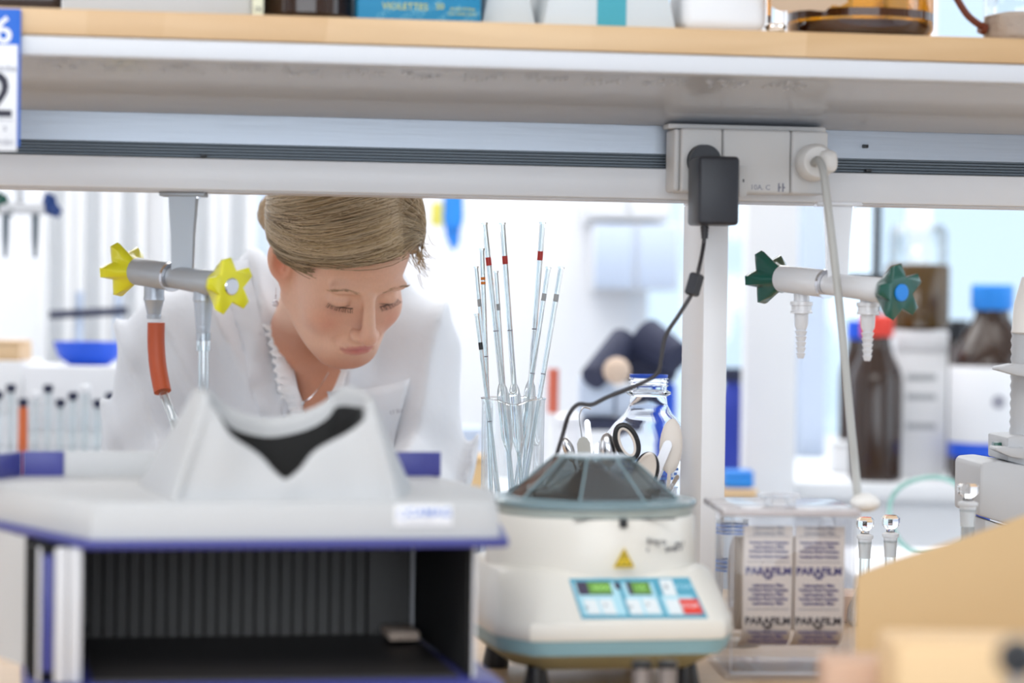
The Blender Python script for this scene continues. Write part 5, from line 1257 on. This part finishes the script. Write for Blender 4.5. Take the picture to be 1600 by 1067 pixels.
def vcol_mat(name, rough, bump=0, bs=400, sss=0, spec=.4):
    m = bpy.data.materials.new(name); m.use_nodes = True; n = m.node_tree; b = n.nodes['Principled BSDF']; b.inputs['Roughness'].default_value = rough; b.inputs['Specular IOR Level'].default_value = spec
    a = n.nodes.new('ShaderNodeAttribute'); a.attribute_name = 'tone'
    no = n.nodes.new('ShaderNodeTexNoise'); no.inputs['Scale'].default_value = 90; no.inputs['Detail'].default_value = 4
    mr = n.nodes.new('ShaderNodeMapRange'); mr.inputs['To Min'].default_value = .93; mr.inputs['To Max'].default_value = 1.06; n.links.new(no.outputs['Fac'], mr.inputs[0])
    vm = n.nodes.new('ShaderNodeVectorMath'); vm.operation = 'SCALE'; n.links.new(a.outputs['Color'], vm.inputs[0]); n.links.new(mr.outputs[0], vm.inputs['Scale']); n.links.new(vm.outputs[0], b.inputs['Base Color'])
    if sss: b.inputs['Subsurface Weight'].default_value = sss; b.inputs['Subsurface Radius'].default_value = (1, .35, .2); b.inputs['Subsurface Scale'].default_value = .006
    if bump:
        nb = n.nodes.new('ShaderNodeTexNoise'); nb.inputs['Scale'].default_value = bs; bp = n.nodes.new('ShaderNodeBump'); bp.inputs['Strength'].default_value = bump; bp.inputs['Distance'].default_value = .001
        n.links.new(nb.outputs['Fac'], bp.inputs['Height']); n.links.new(bp.outputs['Normal'], b.inputs['Normal'])
    return m
WO = thing('person', 'woman in white lab coat with pinned-up blonde hair bending over the bench', 'person', (-.24, 3.70, 0))
Woi = np.array((-.24, 3.70, 0))
lo = np.minimum(HCn-.19, CH-.12); hi = np.maximum(HCn+.17, NB+.12); lo = np.minimum(lo, NB-.12)
Vs, Fs = nets(skin_sdf, lo, hi, .0026)
h = toh(Vs); ax_ = np.abs(h[:, 0])
def gs(c, r): return np.exp(-(((np.stack([ax_, h[:, 1], h[:, 2]], 1)-np.array(c))/np.array(r))**2).sum(1))
skin = np.array((.76, .47, .345)); tone = np.tile(skin, (len(Vs), 1))
def blend(w_, c): global tone; w_ = np.clip(w_, 0, 1)[:, None]; tone = tone*(1-w_)+np.array(c)*w_
blend(.65*gs((.042, .075, -.036), (.020, .03, .022)), (.66, .27, .19)); blend(.7*gs((0, .113, -.038), (.012, .014, .012)), (.62, .22, .15))
blend(.5*gs((.035, .08, -.014), (.016, .02, .008)), (.50, .25, .20)); blend(.35*gs((0, .085, -.095), (.02, .02, .014)), (.66, .30, .24))
blend(.95*gs((0, .098, -.0675), (.0215, .012, .0078))**.6*(gs((0, .098, -.0680), (.021, .012, .0072)) > .25), (.50, .13, .14))
blend(.75*gs((.080, -.01, -.01), (.012, .024, .03)), (.70, .22, .13)); blend(.35*gs((.02, .09, .04), (.05, .03, .02)), (.68, .36, .26))
blend(.9*np.clip(1-np.abs(np.linalg.norm(np.stack([(ax_-.0325)/.0145, (h[:, 2]+.0082)/.0022], 1), axis=1))**2, 0, 1)*(h[:, 1] > .07), (.04, .03, .03))
blend(.75*np.clip((-.085-h[:, 2]+(h[:, 1]-.06)*.5)/.03, 0, 1), (.52, .21, .12))  # sunned neck and chest, also darkened for the shade below the head
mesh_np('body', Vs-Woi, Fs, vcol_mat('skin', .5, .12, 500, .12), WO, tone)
# eyelashes and brows
def strands(nm, lines, m, rad, parent=WO, k=3):
    V, Fc = [], []
    for ln, r_ in lines:
        n_ = len(ln); b0_ = len(V)
        for i, p in enumerate(ln):
            t_ = (ln[min(i+1, n_-1)]-ln[max(i-1, 0)]).normalized(); s_ = t_.cross(Vector((.3, .5, .8))).normalized(); s2 = t_.cross(s_)
            rr_ = r_*(1 if i < n_*.6 else (1-(i-n_*.6)/(n_*.4))*.85+.15)
            for j in range(k): V.append(p+(s_*math.cos(2*PI*j/k)+s2*math.sin(2*PI*j/k))*rr_)
        for i in range(n_-1):
            for j in range(k): a_, b__ = b0_+i*k+j, b0_+i*k+(j+1) % k; Fc.append((a_, b__, b__+k, a_+k))
    return mesh_np(nm, np.array([tuple(v) for v in V])-Woi, np.array(Fc), m, parent)
rnd_ = random.Random(4)
L_ = []
for sg in (-1, 1):
    L_.append(([H(sg*(.0185+.0275*q_/7), .0905-.0085*q_/7-.004*(q_/7)**2, -.0074-.0015*math.sin(PI*q_/7)+.0012*q_/7) for q_ in range(8)], .00060))
    for i in range(22):
        s_ = min(1, max(0, i/21+rnd_.uniform(-.02, .02))); x = .0185+.0275*s_; y = .0900-.0085*s_-.004*s_*s_; z = -.0076-.0015*math.sin(PI*s_)+.0012*s_
        q0 = H(sg*x, y, z); lq = rnd_.uniform(.7, 1.15); q1_ = H(sg*(x+.001+.003*s_), y+.0032*lq, z-.0028*lq); q2_ = H(sg*(x+.0015+.0045*s_), y+.0055, z-.0034+.0015*s_)
        L_.append(([q0, q1_, q2_], .00026))
    for i in range(24):       # lid line
        pass
o = strands('eyelashes', L_, mat('lash_brown', (.010, .006, .006), .6), 0); o['kind'] = 'stuff'
L_ = []
def proj_h(x, z, y0=.12):          # front surface of the head at x, z
    yy = np.linspace(y0, .02, 160); pts = np.array([[x, y, z] for y in yy]); wpts = np.array([tuple(H(*q)) for q in pts]); dd = head_sdf(wpts); j = np.argmax(dd < 0); return float(yy[j])
for sg in (-1, 1):
    for i in range(46):
        s_ = rnd_.random(); x = .014+.036*s_; z = .0165+.006*math.sin(PI*min(1, s_*.8))-.004*max(0, s_-.6)+rnd_.uniform(-.0022, .0022)*(1-.5*s_); y = proj_h(sg*x, z)
        L_.append(([H(sg*x, y+.0002, z), H(sg*(x+.0035), y+.0006-.001*s_, z+.0012-.001*s_), H(sg*(x+.007), y-.0008-.003*s_, z+.0010-.002*s_)], .00026))
o = strands('eyebrows', L_, mat('brow_brown', (.50, .33, .21), .7), 0); o['kind'] = 'stuff'
# ---------------------------------------------------------------- hair: shell plus combed strands
ec = Vector((0, -.018, .040)); er_ = Vector((.094, .116, .103))
def hsurf(d, off=0):
    d = d.normalized(); t_ = 1/math.sqrt((d.x/er_.x)**2+(d.y/er_.y)**2+(d.z/er_.z)**2); return ec+d*(t_+off)
def hair_sdf(p):
    h = toh(p); d = ell_(h, tuple(ec), (er_.x-.002, er_.y-.002, er_.z-.002))
    # keep the part behind the hairline plane set
    pl1 = (h[..., 1]*.72-(h[..., 2]-.052+.10*np.clip(h[..., 0], -.02, .08))*.95-.040-.25*np.maximum(0, h[..., 0]))       # forehead line
    pl2 = (h[..., 1]*.9-.030-(h[..., 2]-.018)*1.0)                # temple, over the ear
    m = np.minimum(pl1, 9); m = np.maximum(pl1, 0*pl1-9)
    side = np.clip((np.abs(h[..., 0])-.045)/.02, 0, 1)
    m = pl1*(1-side)+np.minimum(pl1, pl2)*side*0+pl1*side*.5+pl2*side*.5
    d = smax(d, m*.7, .006)
    low = -(h[..., 2]+.022+.25*(h[..., 1]+.02)*0)                 # stop above ears at the sides, lower at the back
    low = np.where(h[..., 1] > -.035, -(h[..., 2]-.010), -(h[..., 2]+.055))
    d = smax(d, low, .010)
    d = smin(d, ell_(h, (.030, -.112, -.012), (.042, .032, .038)), .012)     # bun
    return d
Vh, Fh = nets(hair_sdf, HCn-.17, HCn+.17, .004, 1)
M['hairm'] = mat('ash_blonde_hair', (.38, .26, .145), .45, var=.25, vscale=40, stretch=(1, 1, 1), bump=.3, bscale=200)
ho = mesh_np('hair', Vh-Woi, Fh, M['hairm'], WO)
def slerp3(a, b, c, t):
    p = a*(1-t)**2+b*2*t*(1-t)+c*t*t; return p
def V3(x, y, z): return Vector((x, y, z))
sets = [[], [], []]; R2 = random.Random(11)
bun = V3(.022, -.108, -.002)
def strand(s0_, mid_, e0_, m_=14, lift=0.0, jit=.004, wv=0):
    pts = []; j1 = V3(R2.gauss(0, jit), R2.gauss(0, jit), R2.gauss(0, jit)); j2 = V3(R2.gauss(0, jit), R2.gauss(0, jit), R2.gauss(0, jit)); ph = R2.random()*6
    for i in range(m_):
        t = i/(m_-1); p = slerp3(s0_+j1, mid_*1.0+j2, e0_+j1*.4, t)-ec
        off = .0014+lift*math.sin(PI*t)+wv*math.sin(ph+t*7)
        pts.append(HM @ hsurf(p, off))
    return pts
for i in range(3000):
    u_ = R2.random(); sx_ = -.030+R2.gauss(0, .003)
    if R2.random() < .72:      # from the parting across the forehead and over her right ear to the bun
        y0_ = .086-.14*u_; z0_ = math.sqrt(max(0, 1-((y0_-ec.y)/er_.y)**2-(sx_/er_.x)**2))*er_.z+ec.z
        s0_ = V3(sx_, y0_, z0_)
        mid_ = V3(.135-.015*u_, .112-.16*u_, .048+.075*u_)+V3(0, R2.uniform(-.012, .004), R2.uniform(-.015, .016))
        e0_ = V3(.055, -.080+R2.uniform(-.015, .02), .020+R2.uniform(-.03, .03))+V3(-.02*u_, -.01*u_, .03*u_)
    else:
        y0_ = .078-.13*u_; z0_ = math.sqrt(max(0, 1-((y0_-ec.y)/er_.y)**2-(sx_/er_.x)**2))*er_.z+ec.z
        s0_ = V3(sx_, y0_, z0_); mid_ = V3(-.115, .060-.13*u_, .085+.03*u_)+V3(0, R2.uniform(-.012, .012), R2.uniform(-.012, .012)); e0_ = V3(-.075, -.02-.05*u_+R2.uniform(-.02, .02), .020+R2.uniform(-.03, .02))
    k = R2.choice((0, 0, 1, 1, 2)); sets[k].append((strand(s0_, mid_, e0_, lift=R2.random()*.0035, jit=.0035), R2.uniform(.00022, .00050)))
for i in range(260):      # broader pale and dark locks lying on top
    u_ = R2.random(); sx_ = -.030; y0_ = .082-.13*u_; z0_ = math.sqrt(max(0, 1-((y0_-ec.y)/er_.y)**2-(sx_/er_.x)**2))*er_.z+ec.z
    mid_ = V3(.135-.015*u_, .112-.16*u_, .048+.075*u_)+V3(0, R2.uniform(-.010, .004), R2.uniform(-.012, .012)); e0_ = V3(.055-.02*u_, -.085-.01*u_, .020+.03*u_+R2.uniform(-.02, .02))
    c0_ = R2.gauss(0, 1)
    for q_ in range(5): sets[R2.choice((2, 2, 0, 1))].append((strand(s0_ := V3(sx_, y0_, z0_), mid_, e0_, m_=20, lift=.004+.0007*q_, jit=.0012), .00045))
for i in range(420):      # hair over her left temple
    u_ = R2.random(); y0_ = .088-.10*u_; z0_ = math.sqrt(max(0, 1-((y0_-ec.y)/er_.y)**2-(.03/er_.x)**2))*er_.z+ec.z
    sets[R2.choice((0, 0, 1, 2))].append((strand(V3(-.03, y0_, z0_), V3(-.095, .105-.10*u_, .105), V3(-.088, .052-.05*u_+R2.uniform(-.01, .01), .050+R2.uniform(-.012, .012)), lift=.002+R2.random()*.003, jit=.003), R2.uniform(.0003, .00055)))
for i in range(110):      # loose flyaway hairs
    u_ = R2.random(); s0_ = V3(-.03, .06-.1*u_, .12); mid_ = V3(.11*R2.uniform(-1, 1.2), .08-.16*u_, .10); e0_ = V3(.07*R2.uniform(-1, 1), -.06, .06)
    sets[2].append((strand(s0_, mid_, e0_, lift=.008+R2.random()*.008, jit=.012), .00016))
for i in range(90):      # short ends sticking out at her left temple
    a_ = V3(-.070+R2.gauss(0, .004), .050+R2.gauss(0, .010), .052+R2.gauss(0, .010)); d_ = V3(-.010+R2.gauss(0, .004), .008+R2.gauss(0, .005), -.016+R2.gauss(0, .005))
    sets[R2.choice((0, 2))].append(([H(*(a_+d_*t-V3(0, 0, .004*math.sin(PI*t)))) for t in (0, .33, .66, 1)], .0004))
for i in range(260):      # bun, coiled
    a0_ = R2.random()*6.28; rr_ = R2.uniform(.55, 1.02); tt_ = R2.gauss(0, .5)
    ln = []
    for q_ in range(9):
        a_ = a0_+q_*.28; ln.append(H(.030+.043*rr_*math.cos(a_)*math.cos(tt_), -.112-.031*math.sin(tt_)*1.0-.003, -.012+.037*rr_*math.sin(a_)*math.cos(tt_)))
    sets[R2.choice((0, 1, 2))].append((ln, .0005))
for i in range(150):     # soft hairs above the ear and at the temple
    a_ = V3(.066, .045+R2.gauss(0, .008), .030+R2.gauss(0, .008)); e_ = V3(.078, -.03+R2.gauss(0, .006), .016+R2.gauss(0, .008)); ln = []
    for q_ in range(8):
        t = q_/7; p = a_.lerp(e_, t)+V3(.006*math.sin(PI*t), 0, -.004*math.sin(PI*t)); ln.append(H(*hsurf(p-ec, .0005-.006*(1-t)**2)))
    sets[R2.choice((0, 1))].append((ln, .0003))
for s_, c_, nm in ((sets[0], (.50, .37, .21), 'strand_gold'), (sets[1], (.25, .17, .095), 'strand_dark'), (sets[2], (.66, .53, .36), 'strand_pale')):
    o = strands('hair_strands', s_, mat(nm, c_, .38, spec=.5), 0, ho); o['kind'] = 'stuff'
# ---------------------------------------------------------------- clothes
def wob(p, a, dirv, fr, ph=0): return a*np.sin(p@np.array(dirv)*fr+ph+1.3*np.sin(p@np.array((7., 5., 9.))+ph))
HM_ = (SR+SL)/2
def coat_outer(p):
    d = cap_(p, HM_+np.array((0, .06, -.10)), HIP+np.array((0, 0, .05)), .135, .135)
    d = smin(d, cap_(p, SR+np.array((.06, .03, -.01)), SL+np.array((-.06, .0, -.02)), .080, .075), .06)
    d = smin(d, cap_(p, CR, SR, .044, .068), .04)
    d = smin(d, cap_(p, CL, SL, .046, .060), .04)
    d = smin(d, cap_(p, CH+np.array((-.07, .075, -.03)), CH+np.array((.08, .10, -.03)), .095, .09), .06)
    aR = cap_(p, SR+np.array((-.01, 0, -.0)), ER, .074, .070); aL = cap_(p, SL, EL, .066, .062)
    d = smin(d, aR, .035); d = smin(d, aL, .030)
    f1 = smin(cap_(p, ER, WR, .062, .042), cap_(p, EL, WL, .056, .040), .01); d = smin(d, f1, .02)
    d = smin(d, cap_(p, HIP+np.array((0, 0, .0)), HIP+np.array((0, .02, -.40)), .165, .20), .05)
    # folds
    rdg = lambda s_: (1-np.sqrt(np.sin(s_)**2*.96+.04))**2*1.4
    fx = .0050*np.sin((p[..., 0]*.9-p[..., 2]*.55)*95+2.0*np.sin(p[..., 2]*11+p[..., 0]*5))
    rgt = np.clip((p[..., 0]-(SL[0]-.12))/.08, 0, 1); lft = np.clip(((SR[0]+.14)-p[..., 0])/.08, 0, 1)
    f2 = .0200*rdg((p[..., 0]*.90-p[..., 2]*.42)*48+1.5*np.sin(p[..., 2]*11)+.8*np.sin(p[..., 0]*23))*rgt + .0170*rdg((p[..., 0]*1.0+p[..., 2]*.30)*44+1.2*np.sin(p[..., 2]*10+1))*lft
    f3 = .0150*rdg(p[..., 0]*62+1.4*np.sin(p[..., 2]*9))*(1-rgt)*(1-lft)
    return d-f2-f3-fx*.4
# opening: swept V from the neck down the chest
va, vb = np.array(P(455, 400, 3.2)), np.array(P(492, 690, 3.2))
def opening(p):
    d = cap_(p, nk0, NB+np.array((.01, -.03, -.01)), .054, .046)
    Ct = np.array(CAM)
    # cone of the V: width shrinks downwards, in front of the neck
    cx_ = -.262+.01*np.clip((1.26-p[..., 2])/.22, 0, 1); wd = np.clip(.020+.30*(p[..., 2]-1.108), .003, .09)
    v = np.abs(p[..., 0]-cx_)-wd
    v = np.maximum(v, p[..., 1]-3.345); v = np.maximum(v, p[..., 2]-1.40); v = np.maximum(v, 1.045-p[..., 2])
    return smin(d, v, .01)
def coat_sdf(p): 
    d = coat_outer(p); return smax(d, -opening(p), .006)
lo = np.array((min(ER[0], SR[0])-.11, 2.95, .50)); hi = np.array((max(EL[0], SL[0])+.10, 3.92, NB[2]+.13))
Vc, Fc = nets(coat_sdf, lo, hi, .0070, 2)
M['coat'] = mat('white_cotton', (.68, .70, .745), .75, var=.02, bump=.15, bscale=25, sheen=.2)
mesh_np('lab_coat', Vc-Woi, Fc, M['coat'], WO)
def inner(p): return smax(coat_outer(p)+.012, -(opening(p)+.012), .01)
# blouse strips at the neckline: ruffled placket along both edges of the V
def edge_pt(s_, sgn):      # on the coat's surface beside the opening
    z = 1.215-.135*s_; x = -.262+.01*min(1, max(0, (1.26-z)/.22))+sgn*(min(.09, max(.003, .020+.30*(z-1.108)))+.004)
    yy = np.linspace(3.10, 3.6, 260); pts = np.stack([np.full(260, x), yy, np.full(260, z)], 1); dd = coat_outer(pts); j = int(np.argmin(np.abs(dd))) if not (dd < 0).any() else int(np.argmax(dd < 0)); return Vector((x, yy[j], z))
for sgn in (-1, 1):
    rows = [[], [], [], []]
    for i in range(61):
        s_ = i/60; p = edge_pt(s_, sgn); wv = (.0022*math.sin(i*1.25)+.0012*math.sin(i*2.9))*(sgn < 0)
        p = Vector((p.x, p.y, p.z))
        p = p+Vector((0, -.004, 0)); wv *= .8
        rows[0].append(p+Vector((-sgn*.014, .008, 0))-Vector(Woi)); rows[1].append(p+Vector((-sgn*.006, -.003+wv*.5, 0))-Vector(Woi)); rows[2].append(p+Vector((sgn*(.004+wv), -.0055+wv, 0))-Vector(Woi)); rows[3].append(p+Vector((sgn*(.009+wv*1.5), -.002-wv*1.2, 0))-Vector(Woi))
    o = B().loft(rows, False, False, False).build('ruffled_collar', mat('white_blouse', (.86, .86, .88), .7, var=.02) if sgn < 0 else bpy.data.materials['white_blouse'], WO, sharp=80)
    md = o.modifiers.new('thick', 'SOLIDIFY'); md.thickness = .0012
rows = []
for i in range(41):
    s_ = i/40; z = 1.30-.26*s_; x0_ = -.262-(min(.09, max(.003, .020+.30*(z-1.108)))+.012); row = []
    for k_, w_ in enumerate((0, .012, .026, .030, .031)):
        x = x0_-w_*(1.25-.35*s_); yy = np.linspace(3.10, 3.75, 200); pts = np.stack([np.full(200, x), yy, np.full(200, z)], 1); dd = coat_outer(pts); j = int(np.argmax(dd < 0)) if (dd < 0).any() else int(np.argmin(dd))
        row.append(Vector((x, yy[j]-(.003, .0065, .0055, .002, -.004)[k_], z))-Vector(Woi))
    rows.append(row)
o = B().loft(rows, False, False, False).build('lapel', M['coat'], WO, sharp=80)
# breast pocket standing away from the coat
def on_coat(px, py):
    d = ray(px, py); ts = np.linspace(2.9, 3.6, 500); pts = np.array(CAM)+np.array(d)*(ts/d.y)[:, None]; dd = coat_outer(pts); j = int(np.argmax(dd < 0)); return Vector(pts[j])
rows = []
for j in range(9):
    t_ = j/8; row = []
    for i in range(13):
        s_ = i/12
        top = Vector((512+130*s_, 611-20*s_**2.0, 0)); bot = Vector((545+62*s_, 720, 0)); q_ = top.lerp(bot, t_)
        c_ = on_coat(q_.x, q_.y); c_.y -= .004+.022*(1-t_)*math.sin(PI*(.12+.76*s_)); row.append(c_-Vector(Woi))
    rows.append(row)
o = B().loft(rows, False, False, False).build('breast_pocket', M['coat'], WO, sharp=80); md = o.modifiers.new('thick', 'SOLIDIFY'); md.thickness = .0015
q = on_coat(620, 642); text('pocket_print', '17 SU', .007, M['inkgrey'], WO, Matrix.Translation(q-Vector(Woi)+Vector((0, -.026, 0))) @ Matrix.Rotation(.0, 4, 'Z') @ Matrix.Rotation(PI/2, 4, 'X') @ Matrix.Rotation(.25, 4, 'Z'), .0001)
# earring and necklace
e0 = P(431, 449, (H(.078, .0, -.04)).y-.006)-Vector(Woi)
b = B().tube([e0, e0+Vector((0, 0, -.006)), e0+Vector((0, 0, -.014))], .0006, 6)
for z_ in (-.010, -.013): b.sphere(e0+Vector((0, 0, z_)), .0014, 10)
b.sphere(e0+Vector((-.0005, 0, -.0195)), .0042, 16); b.build('pearl_earring', mat('pearl', (.72, .70, .76), .2, .2, coat=.6), WO)
def on_skin(px, py, r0_=2.9):
    d = ray(px, py); ts = np.linspace(r0_, 3.6, 600); pts = np.array(CAM)+np.array(d)*(ts/d.y)[:, None]; dd = skin_sdf(pts); j = int(np.argmax(dd < 0)); return Vector(pts[j])+Vector((0, -.001, 0))
ch = [on_skin(*q_) for q_ in ((513, 582), (504, 598), (494, 612), (484, 622), (471, 630))]
B().tube(spl([c_-Vector(Woi) for c_ in ch], 5), .0006, 6).build('necklace_chain', M['chrome'], WO)
B().sphere(ch[-1]-Vector(Woi)+Vector((0, -.002, 0)), .0042, 14, (1, .5, 1)).build('necklace_pendant', M['steel'], WO)
# hands resting on the bench behind the cabinet, trousers and shoes below
skinm = mat('hand_skin', (.70, .42, .31), .5)
def hand(Wp, sg):
    w_ = Vector(Wp)-Vector(Woi); f = Vector((.06*-sg, -1, -.12)).normalized(); s_ = f.cross(Vector((0, 0, 1))).normalized()*sg; u_ = Vector((0, 0, 1))
    bm_ = bmesh.new(); sl = bm_.verts.layers.skin.verify()
    def v(p, r_): x_ = bm_.verts.new(p); x_[sl].radius = (r_, r_*.8); return x_
    a0_ = v(w_-f*.03, .022); a_ = v(w_+f*.015, .021); c_ = v(w_+f*.05+u_*.004, .026); bm_.edges.new((a0_, a_)); bm_.edges.new((a_, c_))
    for k_, (off, ln) in enumerate(((-.027, .062), (-.009, .075), (.009, .080), (.027, .070))):
        p0_ = v(w_+f*.085+s_*off+u_*.004, .0098); bm_.edges.new((c_, p0_)); pr_ = p0_; pp = p0_.co.copy(); dr = f.copy()
        for q_ in range(3):
            dr = (dr+Vector((0, 0, -.28))).normalized(); pp = pp+dr*ln/3; x_ = v(pp, .0088-.0012*q_); bm_.edges.new((pr_, x_)); pr_ = x_
    t0 = v(w_+f*.035+s_*.030-u_*.004, .012); t1 = v(w_+f*.062+s_*.047-u_*.010, .0102); t2 = v(w_+f*.086+s_*.050-u_*.018, .0085)
    bm_.edges.new((a_, t0)); bm_.edges.new((t0, t1)); bm_.edges.new((t1, t2))
    a0_[sl].use_root = True
    me = bpy.data.meshes.new('hand'); bm_.to_mesh(me); bm_.free(); o = link_mesh('hand', me, skinm, WO)
    o.modifiers.new('skin', 'SKIN').use_smooth_shade = True; sb = o.modifiers.new('sub', 'SUBSURF'); sb.levels = 2; sb.render_levels = 2
hand(WR+np.array((0, -.005, 0)), 1); hand(WL+np.array((0, -.005, 0)), -1)
def pants(p):
    a = HIP+np.array((-.09, .0, -.02)); b__ = HIP+np.array((.09, .0, -.02))
    d = cap_(p, a, b__, .13, .13)
    for q_, sg in ((a, -1), (b__, 1)):
        kn = np.array((q_[0]+.01*sg, 3.63, .50)); an_ = np.array((q_[0]+.01*sg, 3.72, .10)); d = smin(d, smin(cap_(p, q_, kn, .095, .068), cap_(p, kn, an_, .066, .052), .02), .02)
    return smax(d, .045-p[..., 2]+.02, .004)
Vp, Fp = nets(pants, HIP-np.array((.26, .22, .90)), HIP+np.array((.26, .24, .12)), .014, 1)
mesh_np('trousers', Vp-Woi, Fp, mat('dark_blue_trousers', (.03, .05, .10), .8), WO)
for sg in (-1, 1):
    x_ = HIP[0]+.09*sg+.01*sg-Woi[0]
    B().loft([[Vector((x_+w_*.04*math.cos(2*PI*i/20), 3.66-3.70+l_*.13*math.sin(2*PI*i/20), z_)) for i in range(20)] for w_, l_, z_ in ((1, 1, 0), (1.1, 1.05, .012), (1.05, 1.0, .04), (.7, .6, .07))]).build('shoe', M['white'], WO)
